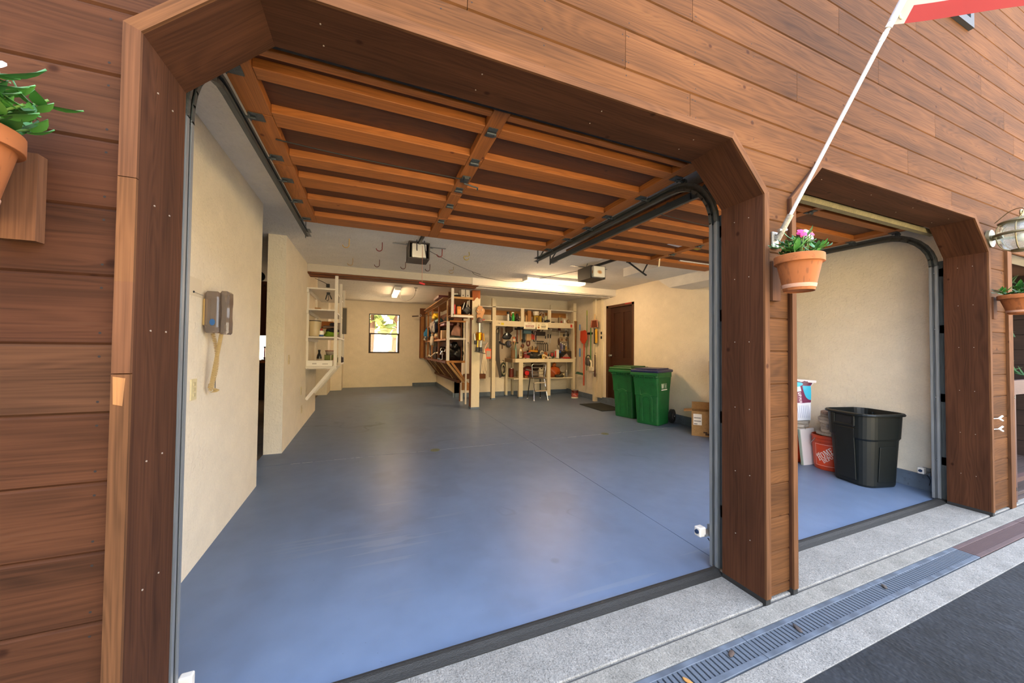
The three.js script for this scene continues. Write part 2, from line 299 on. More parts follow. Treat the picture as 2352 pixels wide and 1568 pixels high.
{ // the slotted drain: galvanised grates end to end, then a brown one
  const makeGrate = (x0, x1, m, label, pitch) => {
    const g = thing('drain_grate', label, 'drain grate', [x0, 0, .1665], 0, 'slotted grates of the drain channel'), L = x1 - x0 - .003, n = Math.round((L - .02) / pitch);
    part('side_rail', uvm(new RoundedBoxGeometry(L, .022, .024, 1, .002).translate(L / 2, -.011, -.048)), m, g); part('side_rail', uvm(new RoundedBoxGeometry(L, .022, .024, 1, .002).translate(L / 2, -.011, .048)), m, g);
    const bg = new RoundedBoxGeometry(pitch * .73, .018, .078, 1, .0015); for (let i = 0; i <= n; i++) part('grate_bar', bg, m, g, [.01 + i * (L - .02) / n, -.0105, 0]);
    return g;
  };
  const grey = mat(0x717a84, .6, { metalness: .15, map: T.galv }), brown = mat(0x5d4644, .75, { map: T.dirt });
  const lab = ['galvanised drain grate nearest the camera, farthest from the brown grate', 'galvanised drain grate with a rusty patch, in the middle of the run', 'galvanised drain grate butted against the brown grate'];
  [[.40, 1.43], [1.43, 2.45], [2.45, 3.47]].forEach(([a, b], i) => makeGrate(a, b, grey, lab[i], .026));
  makeGrate(3.472, 4.5, brown, 'brown slotted drain grate at the right of the drain', .0165);
  makeGrate(4.502, 5.5, brown, 'farthest brown drain grate by the porch', .0165);
  // fallen leaves and dirt lying on the grate
  const leaf = (x, z, s, a, hex, label) => solo('fallen_leaf', label, 'leaf', lump(.045 * s, .008, .02 * s, x * 7, .2, 10), C(hex, .9), [x, .001, z], [0, a, 0], 'dead leaves on the drain');
  leaf(1.30, .155, 1, .4, 0x4a3a30, 'curled brown leaf on the grate nearest the camera'); leaf(1.72, .17, 1.1, 1.2, 0x443a36, 'brown leaf on the middle grate'); leaf(2.5, .16, 1, .7, 0x4a423c, 'dark leaf on the grate beside a pale scrape'); leaf(1.02, .18, .9, 2.0, 0xa8763a, 'small orange leaf on the near end of the drain');
}
// ================================================================ the garage shell
{
  const f = struct('floor', 'blue grey painted concrete garage floor with sawn joints', 'floor');
  const scuff = tex(2048, 2048, (u, v) => {
    const b = fbm(u, v, 5, 5, 5), g = fbm(u, v, 60, 60, 3), st = ss(.63, .74, fbm(u + .2, v, 14, 14, 4)), sc = ss(.70, .76, fbm(u, v, 10, 160, 3)) * ss(.5, .7, fbm(u, v + .3, 6, 6, 3)), sp = ss(.975, .99, fbm(u + .6, v, 512, 512, 1)) * ss(.5, .6, fbm(u, v + .2, 12, 12, 2));
    const ring = ss(.018, .0, Math.abs(fbm(u + .1, v + .4, 9, 9, 4) - .5)) * ss(.55, .7, fbm(u + .5, v, 4, 4, 3));
    const l = 1 + .2 * (b - .5) + .08 * (g - .5); let c = [228 * l, 236 * l, 244 * l];
    c = mix(c, [190, 190, 192], .25 * st); c = mix(c, [250, 248, 242], .6 * sc); c = mix(c, [120, 118, 116], .45 * ring); return mix(c, [84, 78, 72], .8 * sp);
  });
  const paint = new THREE.MeshPhysicalMaterial({ color: 0x6f7b8e, roughness: .38, specularIntensity: .45, map: scuff, bumpMap: T.concreteBump, bumpScale: .0004 });
  const slabGeo = (x0, x1, z0, z1) => { const g = span(x0, x1, -.2, 0, z1, z0), p = g.attributes.position; for (let i = 0; i < p.count; i++) if (p.getY(i) > -.1) p.setY(i, fy(p.getZ(i))); g.computeVertexNormals(); return uvm(g, 'x', 6.2, 6.2, .5, .1); };
  part('floor_slab', slabGeo(-1.248, 1.850, -.3, -3.115), paint, f); part('floor_slab', slabGeo(1.855, 4.9, -.3, -3.115), paint, f);
  part('floor_slab', slabGeo(-1.248, 1.850, -3.12, -9.6), paint, f); part('floor_slab', slabGeo(1.855, 4.9, -3.12, -9.6), paint, f);
  part('side_floor', slabGeo(-4.2, -1.252, -.2, -9.6), mat(0x6b5a48, .6, { map: T.dirt }), f);
  part('joint_filler', (() => { const g = join([span(1.849, 1.856, -.2, -.004, -9.4, -.3), span(-1.25, 4.9, -.2, -.003, -3.121, -3.114), span(-1.253, -1.247, -.2, -.004, -9.4, -.3)]); const p = g.attributes.position; for (let i = 0; i < p.count; i++) if (p.getY(i) > -.1) p.setY(i, p.getY(i) + fy(p.getZ(i))); return g; })(), C(0x5a616b, .8), f);
  // worn pale paint along the cross joint
  const wear = []; const r = RNG(77); for (let x = -.9; x < 4.5; x += .02 + r() * .12) { const L = .02 + r() * .16; wear.push(span(x, x + L, fy(-3.12), fy(-3.12) + .0006, -3.112 + .006 * r(), -3.105)); }
  part('worn_paint', wear, C(0xb9bcc0, .8), f);
  const rubberSeal = (x0, x1, label, n) => {
    const g = struct('trim_' + n, label, 'threshold seal'), sh = [[-.225, -.002], [-.222, .008], [-.245, .016], [-.262, .026], [-.275, .027], [-.292, .02], [-.303, .004], [-.303, -.002]];
    const s = slab(sh.map(([z, y]) => [z, y]), x1 - x0); s.rotateY(Math.PI / 2); s.scale(1, 1, -1); const idx = s.index; 
    const p = s.attributes.position; const v = []; for (let i = 0; i < p.count; i += 3) for (const k of [0, 2, 1]) v.push(p.getX(i + k), p.getY(i + k), p.getZ(i + k));
    const q = new THREE.BufferGeometry(); q.setAttribute('position', new THREE.Float32BufferAttribute(v, 3)); q.computeVertexNormals(); q.translate(x0, 0, 0);
    part('rubber_strip', uvm(q, 'x', .6, .2), M.rubber, g);
  };
  rubberSeal(XA - .02, XB + .02, 'black rubber threshold strip across the left garage opening', 5); rubberSeal(XC - .02, XD + .1, 'black rubber threshold strip across the right garage opening', 6);
}
{
  const c = struct('ceiling', 'flat grey painted garage ceiling', 'ceiling'); part('ceiling_board', uvm(span(-4.2, 4.9, CEIL, CEIL + .15, ZBACK - .2, -.2), 'x'), M.ceil, c);
  part('soffit', uvm(join([span(3.55, XR + .02, CEIL - .13, CEIL + .02, -3.30, -2.2), (() => { const s = slab([[-3.06, CEIL - .29], [-3.30, CEIL - .13], [-2.2, CEIL - .13], [-2.2, CEIL - .29]].map(([z, y]) => [-z, y]), .5); s.rotateY(Math.PI / 2); return s.translate(XR - .48, 0, 0); })()]), 'x'), M.ceil, c);
  const wl = struct('wall_left', 'beige textured wall with the telephone, beside the left opening', 'wall'); part('wall_board', uvm(span(XL - .18, XL, -.1, CEIL, -2.566, -.2), 'z'), M.wall, wl);
  const w2 = struct('wall_left_far', 'beige wall beyond the left doorway, carrying shelves', 'wall'); part('wall_board', uvm(span(XL - .18, XL, -.1, CEIL, -6.2, -3.545), 'z'), M.wall, w2);
  const w3 = struct('wall_left_end', 'stepped beige wall end in the far left corner', 'wall'); part('wall_board', uvm(join([span(-1.5, -1.07, -.1, CEIL, -8.9, -8.15), span(-1.5, -.812, -.1, CEIL, ZBACK, -8.9)]), 'z'), M.wall, w3);
  const wb = struct('wall_back', 'beige back wall with the small window', 'wall');
  const hole = (x0, x1, holes) => { const out = []; let x = x0; for (const [a, b, c0, c1] of holes) { out.push(span(x, a, -.1, CEIL, ZBACK - .2, ZBACK), span(a, b, -.1, c0, ZBACK - .2, ZBACK), span(a, b, c1, CEIL, ZBACK - .2, ZBACK)); x = b; } out.push(span(x, x1, -.1, CEIL, ZBACK - .2, ZBACK)); return out; };
  part('wall_board', uvm(join(hole(-4.2, 1.9, [[-3.2, -1.9, .9, 1.75], [-.182, .635, 1.137, 2.24]])), 'x'), M.wall, wb);
  const wa = struct('wall_alcove', 'beige wall behind the alcove shelves', 'wall'); part('wall_board', uvm(span(1.70, 1.9, -.1, CEIL, ZBACK, -7.0), 'z'), M.wall, wa);
  const ww = struct('wall_bench', 'beige wall behind the workbench', 'wall'); part('wall_board', uvm(span(1.70, 4.9, -.1, CEIL, -7.2, -7.0), 'x'), M.wall, ww);
  const wr = struct('wall_right', 'beige textured right wall of the garage', 'wall');
  part('wall_board', uvm(join([span(XR, XR + .2, -.1, CEIL, -4.43, -.2), span(XR, XR + .2, -.1, .215, -5.31, -4.43), span(XR, XR + .2, 2.262, CEIL, -5.31, -4.43), span(XR, XR + .2, -.1, CEIL, -7.1, -5.31)]), 'z'), M.wall, wr);
  // blue painted concrete footing along the walls
  const foot = (name, label, list) => { const g = struct(name, label, 'baseboard'); for (const [x0, x1, z0, z1, h] of list) { const q = span(x0, x1, 0, h, z1, z0), p = q.attributes.position; for (let i = 0; i < p.count; i++) p.setY(i, p.getY(i) + fy(p.getZ(i)) - (p.getY(i) < .01 ? .05 : 0)); part('footing', uvm(q, 'x'), M.curb, g); } };
  foot('baseboard_right', 'blue painted concrete footing along the right wall', [[XR - .03, XR + .01, -.3, -4.43, .14], [XR - .03, XR + .19, -4.43, -5.31, .135], [XR - .03, XR + .01, -5.31, -6.98, .12]]);
  foot('baseboard_bench', 'blue painted concrete footing under the workbench wall', [[1.72, XR - .03, -6.98, -7.01, .1]]);
  foot('baseboard_alcove', 'blue painted concrete footing of the alcove', [[1.67, 1.71, -6.99, -9.38, .1], [1.01, 1.67, -9.36, -9.41, .09]]);
  // upper storey, roof and outer side walls close the house
  const up = struct('house_shell', 'rest of the house over and around the garage', 'house');
  part('shell_wall', [span(-4.4, -4.2, -.1, 5.6, -9.6, -.2), span(4.9, 5.1, -.1, 2.6, -9.6, -2.6), span(-4.4, 7.5, CEIL + .15, 5.6, -9.8, -9.6), span(-4.2, 4.9, CEIL + .14, CEIL + .3, -9.6, -.2), span(-4.4, -2.6, -.1, 5.6, -.2, 0), span(7.3, 7.5, 2.2, 5.6, -9.6, -.2), span(1.9, 7.5, -.1, 5.6, -9.8, -9.4), span(4.9, 7.5, 2.25, 2.45, -9.6, -.2), span(4.9, 4.91, 0, 2.4, -2.6, -.06)], C(0x6a4632, .9), up);
  part('roof', span(-5, 8.2, 5.6, 5.8, -10.4, .25), C(0x5a5048, .9), up);
}
{ // the dropped beam across the garage and its posts
  const b = struct('beam', 'dropped ceiling beam across the garage, half bare grey board and half painted', 'beam');
  part('fascia_board', uvm(span(XL, 1.56, 2.462, CEIL, -5.04, -5.0), 'x', 3, 1), mat(0xcfc5b4, .8, { map: T.plasterColor }), b);
  part('fascia_board', uvm(span(1.56, XR, 2.45, CEIL, -5.04, -4.995), 'x', 3, 1), M.trimWhite, b);
  for (const [a, e, m] of [[XL, 1.69, M.rawDark], [1.69, XR, M.trimWhite]]) { part('beam_timber', uvm(span(a, e, 2.44, CEIL, -5.16, -5.04), 'x', 3, 1, .3, .2), m, b); part('beam_timber', uvm(span(a, e, 2.43, CEIL, -5.34, -5.2), 'x', 3, 1, .7, .5), m, b); }
  part('beam_soffit', uvm(span(XL, XR, 2.455, CEIL, -5.2, -5.16), 'x', 3, 1), M.trimWhite, b);
  const p = struct('post', 'thick timber post under the beam, painted cream below a bare top', 'post');
  part('post_core', uvm(span(1.697, 1.862, fy(-5.6), 2.44, -5.66, -5.5), 'y', 3, 1), M.rawDark, p);
  part('bare_face', uvm(span(1.6985, 1.8605, 2.1, 2.44, -5.5, -5.498), 'y', 3, 1, .4), mat(0xb4622c, .75, { map: T.lumber }), p);
  part('painted_face', uvm(slab([[1.697, .1], [1.862, .1], [1.862, 2.29], [1.835, 2.27], [1.80, 2.30], [1.77, 2.28], [1.745, 2.24], [1.73, 2.225], [1.697, 2.23]], .004).translate(0, 0, -5.5), 'y', 3, 1), M.trim, p);
  part('post_foot', span(1.690, 1.869, fy(-5.5), fy(-5.5) + .035, -5.66, -5.49), M.curb, p);
  const q = struct('post_corner', 'painted corner post beside the brown door', 'post');
  part('post_core', uvm(span(4.63, XR + .001, fy(-5.6), 2.455, -5.68, -5.60), 'y', 3, 1), M.trim, q); part('flat_board', uvm(span(4.675, XR + .001, fy(-5.6) + .1, 2.43, -5.60, -5.42), 'y', 3, 1), M.trim, q);
}
// ================================================================ windows and the inner door
const glass = new THREE.MeshPhysicalMaterial({ color: 0xffffff, roughness: .02, transmission: 1, thickness: 0, ior: 1.45 });
{
  const w = struct('window_2', 'small two-sash window with a dark frame in the back wall', 'window'), fm = C(0x3a2c22, .6), z = -9.43;
  const fr = (n, x0, x1, y0, y1, d = .05) => part(n, span(x0, x1, y0, y1, z - d, z), fm, w);
  fr('window_frame', -.182, -.157, 1.137, 2.24); fr('window_frame', .61, .635, 1.137, 2.24); fr('window_frame', -.182, .635, 1.137, 1.175); fr('window_frame', -.182, .635, 2.215, 2.24); fr('sash_rail', -.182, .635, 1.665, 1.70);
  fr('sash_stile', -.157, -.13, 1.17, 1.67, .03); fr('sash_stile', .583, .61, 1.17, 1.67, .03);
  part('pane', span(-.16, .61, 1.17, 1.67, z - .03, z - .026), glass, w); part('pane', span(-.16, .61, 1.69, 2.22, z - .045, z - .041), glass, w);
  const v = struct('window_3', 'side-room window glimpsed through the left doorway', 'window');
  part('window_frame', [span(-3.2, -1.9, .9, .95, z - .05, z), span(-3.2, -1.9, 1.70, 1.75, z - .05, z), span(-2.58, -2.54, .9, 1.75, z - .05, z)], fm, v); part('pane', span(-3.2, -1.9, .95, 1.7, z - .03, z - .026), glass, v);
}
{
  const d = struct('door_1', 'dark brown panelled wooden door in the right wall', 'door'), y0 = .22, y1 = 2.262, z0 = -5.31, z1 = -4.43;
  const fm = mat(0x5e3a20, .55, { map: T.siding }), lm = M.brownDoor;
  part('door_frame', uvm(span(XR - .012, XR + .13, y0, y1, z0, z0 + .07), 'y', 3, 1), fm, d); part('door_frame', uvm(span(XR - .012, XR + .13, y0, y1, z1 - .045, z1), 'y', 3, 1, .4), fm, d); part('door_frame', uvm(span(XR - .012, XR + .13, y1 - .05, y1, z0, z1), 'z', 3, 1, .2), fm, d);
  part('door_leaf', uvm(span(XR + .07, XR + .11, y0, y1 - .04, z0 + .07, z1 - .04), 'y', 3, 1, .1), lm, d);
  const zc = [z0 + .07, z0 + .18, (z0 + z1) / 2 - .04, (z0 + z1) / 2 + .06, z1 - .15, z1 - .04], st = (n, a, b, c, e) => part(n, uvm(span(XR + .052, XR + .071, a, b, c, e), n === 'stile' ? 'y' : 'z', 3, 1, a), lm, d);
  st('stile', y0, y1 - .05, zc[0], zc[1]); st('stile', y0, y1 - .05, zc[2], zc[3]); st('stile', y0, y1 - .05, zc[4], zc[5]);
  for (const [a, b] of [[y0, y0 + .2], [.95, 1.12], [y1 - .17, y1 - .05]]) { st('rail', a, b, zc[1], zc[2]); st('rail', a, b, zc[3], zc[4]); }
  const k = part('door_knob', lathe([[0, 0], [.022, .002], [.028, .02], [.02, .038], [.009, .042], [.009, .06], [.025, .062], [.025, .066], [0, .066]]), M.steel, d, [XR + .05, 1.17, z0 + .115], [0, 0, Math.PI / 2]); k.position.x = XR + .052;
  part('red_tape', span(XR - .0135, XR - .0115, y1 - .022, y1 - .003, z1 - .26, z1 - .06), C(0xb3201c, .5), d);
}
// ================================================================ sectional garage doors, run up under the ceiling
function track(name, label, x, open, zEnd) {   // C-channel: vertical, bend, horizontal; `open` = side the channel faces
  const g = thing(name, label, 'door track', [x, 0, 0]), w = .05, t = .004, d = .022;
  const chan = (pts, sx) => { // sweep of the three flats of the channel along a polyline in the yz plane
    const out = []; for (let i = 0; i + 1 < pts.length; i++) { const [y0, z0] = pts[i], [y1, z1] = pts[i + 1], L = Math.hypot(y1 - y0, z1 - z0), ny = -(z1 - z0) / L, nz = (y1 - y0) / L, e = .003; const uy = (y1 - y0) / L * e, uz = (z1 - z0) / L * e;
      const A = [0, y0 - uy, z0 - uz], B = [0, y1 + uy, z1 + uz]; out.push(bar(A, B, t, w, [1, 0, 0]));
      for (const s of [-1, 1]) out.push(bar([sx * d / 2, A[1] + s * ny * w / 2, A[2] + s * nz * w / 2], [sx * d / 2, B[1] + s * ny * w / 2, B[2] + s * nz * w / 2], d, t, [1, 0, 0]));
      for (const s of [-1, 1]) out.push(bar([sx * d, A[1] + s * ny * (w / 2 - .008), A[2] + s * nz * (w / 2 - .008)], [sx * d, B[1] + s * ny * (w / 2 - .008), B[2] + s * nz * (w / 2 - .008)], t, .016, [1, 0, 0]));
    } return out; };
  part('vertical_track', chan([[.02, -.29], [2.06, -.29]], open), M.galv, g);
  const bend = []; for (let i = 0; i <= 8; i++) { const a = i / 8 * Math.PI / 2; bend.push([2.06 + .33 * Math.sin(a), -.29 - .33 * (1 - Math.cos(a))]); } part('curved_track', chan(bend, open), M.galvDark, g);
  part('horizontal_track', chan([[2.39, -.62], [2.405, zEnd]], open), M.galvDark, g);
  part('wall_angle', [span(-open * .008, -open * .004, .02, 2.1, -.27, -.222), span(-open * .008, -open * .045, .02, 2.1, -.226, -.222)], M.galvDark, g);
  for (const y of [.35, .9, 1.5, 2.0]) { part('track_bracket', [span(-open * .012, -open * .004, y - .035, y + .035, -.31, -.224)], M.galv, g); part('bolt', new THREE.SphereGeometry(.007, 8, 6), M.chrome, g, [open * .004, y, -.29]); }
  part('hanger_strap', [span(-.002, .002, 2.36, CEIL - .001, zEnd - .004, zEnd + .026), span(-.03, .03, CEIL - .004, CEIL, zEnd - .02, zEnd + .04), bar([-open * .003, 2.40, zEnd + .012], [-open * .003, CEIL, zEnd + .35], .003, .025, [1, 0, 0])], M.galvDark, g);
  for (const yy of [2.392, 2.43]) part('end_clip', span(0, open * .05, yy - .012, yy - .008, zEnd, zEnd + .12), M.galv, g);
  return g;
}
track('door_track', 'left track of the left garage door, against the beige wall', -.755, 1, -2.75); track('door_track', 'right track of the left garage door, beside the middle post', 1.775, -1, -2.75);
track('door_track', 'left track of the right garage door, mostly behind the post', 1.95, 1, -2.75); track('door_track', 'right track of the right garage door, against the right wall', 4.50, -1, -2.35);
function makeDoor(x0, x1, label) {
  const g = thing('garage_door', label, 'garage door', [x0, 2.42, 0]), W = x1 - x0, zs = [-.34, -.81, -1.33, -1.85, -2.42], rails = [[-.36, -.40], [-.475, -.55], [-.775, -.90], [-1.185, -1.30], [-1.47, -1.63], [-1.84, -1.995], [-2.22, -2.42]], c = W * .465;
  for (let i = 0; i < 4; i++) { const p = part('door_section', uvm(span(0, W, .042, .054, zs[i] - .002, zs[i + 1] + .002), 'x', 3, 1, i * .3, i * .21), M.doorPly, g); p.name = 'door_section'; }
  const hinge = (x, z) => { const h = part('hinge', [box(.05, .004, .03, 0, -.002, .024), box(.05, .004, .03, 0, -.002, -.024), cyl(.008, .008, .05).rotateZ(Math.PI / 2).translate(.025, -.008, 0), box(.012, .02, .012, .02, -.01, 0)], M.galvDark, g, [x, 0, z]); return h; };
  rails.forEach(([a, b], i) => {
    for (const [xa, xb, o] of [[.111, c - .043, 0], [c + .043, W - .111, .3]]) part('rail', uvm(new RoundedBoxGeometry(xb - xa, .044, a - b, 1, .004).translate((xa + xb) / 2, .022, (a + b) / 2), 'x', 3, 1, i * .17 + o, i * .31), M.doorRail, g);
    if (i && i < 6) hinge(c, (a + b) / 2); if (i) for (const s of [0, 1]) { const h = part('roller_bracket', [box(.06, .005, .06, 0, -.003, 0), box(.005, .05, .05, s ? .03 : -.03, .01, 0), cyl(.006, .006, .07).rotateZ(Math.PI / 2).translate(s ? .075 : -.005, -.012, 0), cyl(.02, .02, .012, 0, 0, 0, 12).rotateZ(Math.PI / 2).translate(s ? .078 : -.066, -.012, 0)], M.galvDark, g, [s ? W - .04 : .04, 0, (a + b) / 2]); }
  });
  for (const [xa, xb] of [[0, .11], [c - .042, c + .042], [W - .11, W]]) for (let i = 0; i < 4; i++) part('stile', uvm(new RoundedBoxGeometry(xb - xa, .046, zs[i] - zs[i + 1] - .006, 1, .003).translate((xa + xb) / 2, .023, (zs[i] + zs[i + 1]) / 2), 'z', 3, 1, xa, i * .3 + xa), M.doorRail, g);
  const lk = part('lock_handle', [box(.05, .006, .09, 0, -.006, 0), cyl(.012, .012, .02, 0, -.02, 0), rod([0, -.02, -.03], [.1, -.026, -.045], .005), rod([.1, -.026, -.045], [.105, -.026, -.075], .005), box(.03, .015, .03, 0, -.015, .03)], M.galvDark, g, [c, 0, -1.06]);
  part('lock_bar', tube([[.08, -.004, -1.02], [.5, -.012, -1.04], [c, -.008, -1.06]], .004, 20, 6), M.iron, g);
  part('bottom_seal', uvm(span(0, W, .0, .05, -.325, -.34), 'x'), M.rubber, g);
  return g;
}
makeDoor(-.725, 1.735, 'left wooden garage door raised flat under the ceiling');
{
  const d2 = makeDoor(1.99, 4.445, 'right wooden garage door raised under the ceiling, with paper labels');
  part('bottom_bar', uvm(span(.02, 2.42, -.105, -.065, -.285, -.245), 'x', .5, .5), mat(0x9a8f6c, .6, { metalness: .3, map: T.concrete }), d2); part('edge_panel', uvm(bar([1.2, -.07, -.27], [1.2, .03, -.38], 2.4, .012, [1, 0, 0]), 'x', 3, 1), M.doorPly, d2);
  part('paper_label', box(.2, .001, .09), C(0xd8d2d6, .9), d2, [.99, .0405, -1.72]).rotation.y = .15; part('paper_label', box(.16, .001, .1), C(0xb5a53c, .9), d2, [1.30, .0405, -1.72]).rotation.y = .1;
  part('tape_tail', new THREE.PlaneGeometry(.035, .1, 1, 4), mat(0xd9c7a0, .8, { side: THREE.DoubleSide }), d2, [1.12, -.06, -2.1]).rotation.set(.3, .4, .3);
}
// ================================================================ the two openers
{
  const o = thing('door_opener', 'garage door opener with a white lens and a red pull cord', 'door opener', [.385, 2.37, -3.2]);
  part('chassis', [rbox(.25, .012, .3, .004, 0, .006, -.1), box(.012, .19, .3, -.119, .1, -.1), box(.012, .19, .3, .119, .1, -.1), box(.25, .012, .3, 0, .195, -.1), box(.24, .19, .012, 0, .1, -.24)], C(0x4a4038, .5), o);
  part('lens_cover', rbox(.17, .17, .06, .012, .0, .1, .02), C(0xe6e0d0, .4), o); part('motor', rbox(.2, .15, .16, .02, 0, .1, -.14), C(0x2e2a26, .5), o);
  part('mount_strap', [bar([-.1, .2, -.1], [-.14, CEIL - 2.37, -.1], .02, .004), bar([.1, .2, -.1], [.2, CEIL - 2.37, -.2], .02, .004), span(-.3, .35, .196, .2, -.12, -.09)], M.galv, o);
  part('rail', [bar([0, .19, .0], [0, .14, 2.3], .03, .03, [1, 0, 0])], M.iron, o);
  part('trolley_arm', [bar([.03, .16, .26], [.05, .07, .2], .02, .006), bar([.05, .07, .2], [.09, -.0, .05], .02, .006), bar([-.05, .17, .22], [-.03, .1, .05], .02, .006)], M.black, o);
  const pc = part('pull_cord', [rod([.035, .16, .06], [.035, -.29, .06], .0022)], C(0xb4705c, .8), o); part('pull_handle', rbox(.075, .022, .018, .006), C(0xc81f2a, .5), pc, [.035, -.30, .06], [0, .2, -.2]);
}
{
  const o = thing('door_opener', 'garage door opener with a stained white lens, near the ceiling tube light', 'door opener', [2.93, 2.34, -3.3]);
  part('chassis', [rbox(.26, .012, .34, .004, .02, .006, 0), box(.012, .18, .34, -.105, .09, 0), box(.012, .18, .34, .145, .09, 0), box(.26, .012, .34, .02, .18, 0), box(.25, .18, .012, .02, .09, -.165)], C(0x352f29, .5), o);
  const tx = canvasTex(128, 128, (x) => { x.fillStyle = '#ece4d2'; x.fillRect(0, 0, 128, 128); for (let i = 0; i < 40; i++) { x.fillStyle = `rgba(190,120,60,${.02 + i * .002})`; x.beginPath(); x.ellipse(66, 70, 34 - i * .7, 28 - i * .6, .3, 0, 7); x.fill(); } });
  part('lens_cover', rbox(.2, .16, .07, .012, .02, .095, .175), mat(0xffffff, .4, { map: tx }), o);
  part('motor', rbox(.2, .14, .2, .02, .02, .09, -.03), C(0x26221e, .5), o);
  part('mount_strap', [span(-.35, .3, .19, .194, -.02, .02), bar([-.08, .18, 0], [-.08, CEIL - 2.34, .05], .02, .004), bar([.1, .18, 0], [.12, CEIL - 2.34, .05], .02, .004)], M.galv, o);
  part('rail', [bar([.0, .19, .1], [.05, .165, 2.4], .035, .03, [1, 0, 0])], M.black, o);
  part('trolley_arm', [bar([.10, .12, .74], [.4, -.03, .74], .022, .012), bar([.34, .0, .74], [.4, .12, .76], .02, .01), box(.05, .03, .03, .1, .13, .74)], M.black, o);
}
{ // low-voltage cable from opener to opener, clipped to the ceiling and the beam
  solo('ceiling_cable', 'thin dark cable strung along the ceiling between the openers', 'cable', [tube([[.52, 2.52, -3.3], [.9, 2.51, -3.75], [1.35, 2.535, -4.3], [1.6, 2.565, -4.62]], .004, 30), tube([[1.42, 2.57, -4.5], [1.46, 2.55, -4.55], [1.75, 2.545, -4.75], [2.2, 2.535, -4.85], [2.45, 2.54, -4.72], [2.75, 2.55, -4.1], [2.9, 2.53, -3.5]], .004, 40)], M.black);
}
// ================================================================ fluorescent fixtures
function tubeLight(label, x0, x1, z0, z1, power, big, side) {
  const g = thing('ceiling_light', label, 'ceiling light', [(x0 + x1) / 2, CEIL, (z0 + z1) / 2]), w = x1 - x0, d = z1 - z0, alongX = w > d;
  part('housing', uvm(box(w, .03, d, 0, -.0155, 0)), M.white, g);
  const L = Math.max(w, d) - .03, s = Math.min(w, d) * .9, prof = slab([[-s / 2, 0], [-s / 2 + .012, -.045], [s / 2 - .012, -.045], [s / 2, 0]], L); if (alongX) prof.rotateY(Math.PI / 2).translate(-L / 2, 0, 0); else prof.translate(0, 0, -L / 2);
  part('diffuser', prof, new THREE.MeshStandardMaterial({ color: 0xfff4e0, emissive: 0xffe6bc, emissiveIntensity: big, roughness: .6 }), g, [0, -.031, 0]);
  for (const e of [-1, 1]) part('end_cap', alongX ? box(.015, .07, s, e * (L / 2 + .008), -.035, 0) : box(s, .07, .015, 0, -.035, e * (L / 2 + .008)), M.white, g);
  const l = new THREE.RectAreaLight(0xffd4a0, power, alongX ? L : s, alongX ? s : L); l.position.set(0, -.082, 0); l.rotation.x = -Math.PI / 2; g.add(l);
  for (const k of [-.33, 0, .33]) { const u = new THREE.PointLight(0xffd4a0, power * side, 0, 2); u.position.set(alongX ? L * k : 0, -.11, alongX ? 0 : L * k); u.castShadow = true; u.shadow.radius = 2; g.add(u); }
  return g;
}
tubeLight('bright tube light on the ceiling in front of the workbench beam', 2.38, 3.60, -4.62, -4.40, 6.8, .5, .075);
tubeLight('bright tube light on the alcove ceiling, seen end on', .31, .45, -7.8, -6.6, 10, .7, .018);
{
  const t = thing('tee_hook', 'dark tee-shaped hook hanging from the alcove ceiling on a cord', 'hook', [.743, CEIL, -6.57]); part('plate', box(.07, .008, .03, 0, -.004, 0), M.iron, t); part('stem', cyl(.008, .005, .07, 0, -.07, 0), M.iron, t); part('cord', tube([[0, -.06, 0], [-.02, -.16, -.05], [-.1, -.24, -.2], [-.25, -.2, -.5], [-.28, -.03, -.6]], .004), M.iron, t);
}
// ceiling hooks: screw hooks in two rows
{
  const hook = (x, z, hex, label, s = 1, rot = 0) => { const h = thing('ceiling_hook', label, 'hook', [x, CEIL, z], rot, 'screw hooks in the ceiling'); const pts = [[0, 0, 0], [0, -.05, 0]]; for (let i = 0; i <= 8; i++) { const a = -.3 + i / 8 * 3.3; pts.push([-.035 + .035 * Math.cos(a) * s, -.075 - .035 * Math.sin(a), 0]); } part('hook_wire', tube(pts, .0055, 28, 6), C(hex, .5), h); part('thread', cyl(.004, .004, .02, 0, -.02, 0, 6), M.steel, h); };
  hook(-.40, -3.38, 0xc7a05a, 'pale yellow ceiling hook nearest the left wall, front row'); hook(-.03, -3.38, 0x7a2a20, 'dark red ceiling hook, second from the left wall in the front row'); hook(.70, -3.36, 0x8a2f22, 'dark red ceiling hook just right of the left opener'); hook(1.06, -3.37, 0xb9a043, 'yellow green ceiling hook by the thin cable', -1);
  hook(-.40, -4.36, 0xb89a70, 'faint tan ceiling hook nearest the left wall, back row'); hook(-.04, -4.30, 0x5a2a1e, 'dark brown ceiling hook, second from the left wall in the back row'); hook(.325, -4.28, 0x5a3426, 'brown ceiling hook behind the left opener'); hook(.685, -4.28, 0x54301f, 'brown ceiling hook right of the red pull cord, back row'); hook(1.055, -4.30, 0xa08a64, 'tan ceiling hook farthest right in the back row', -1);
}
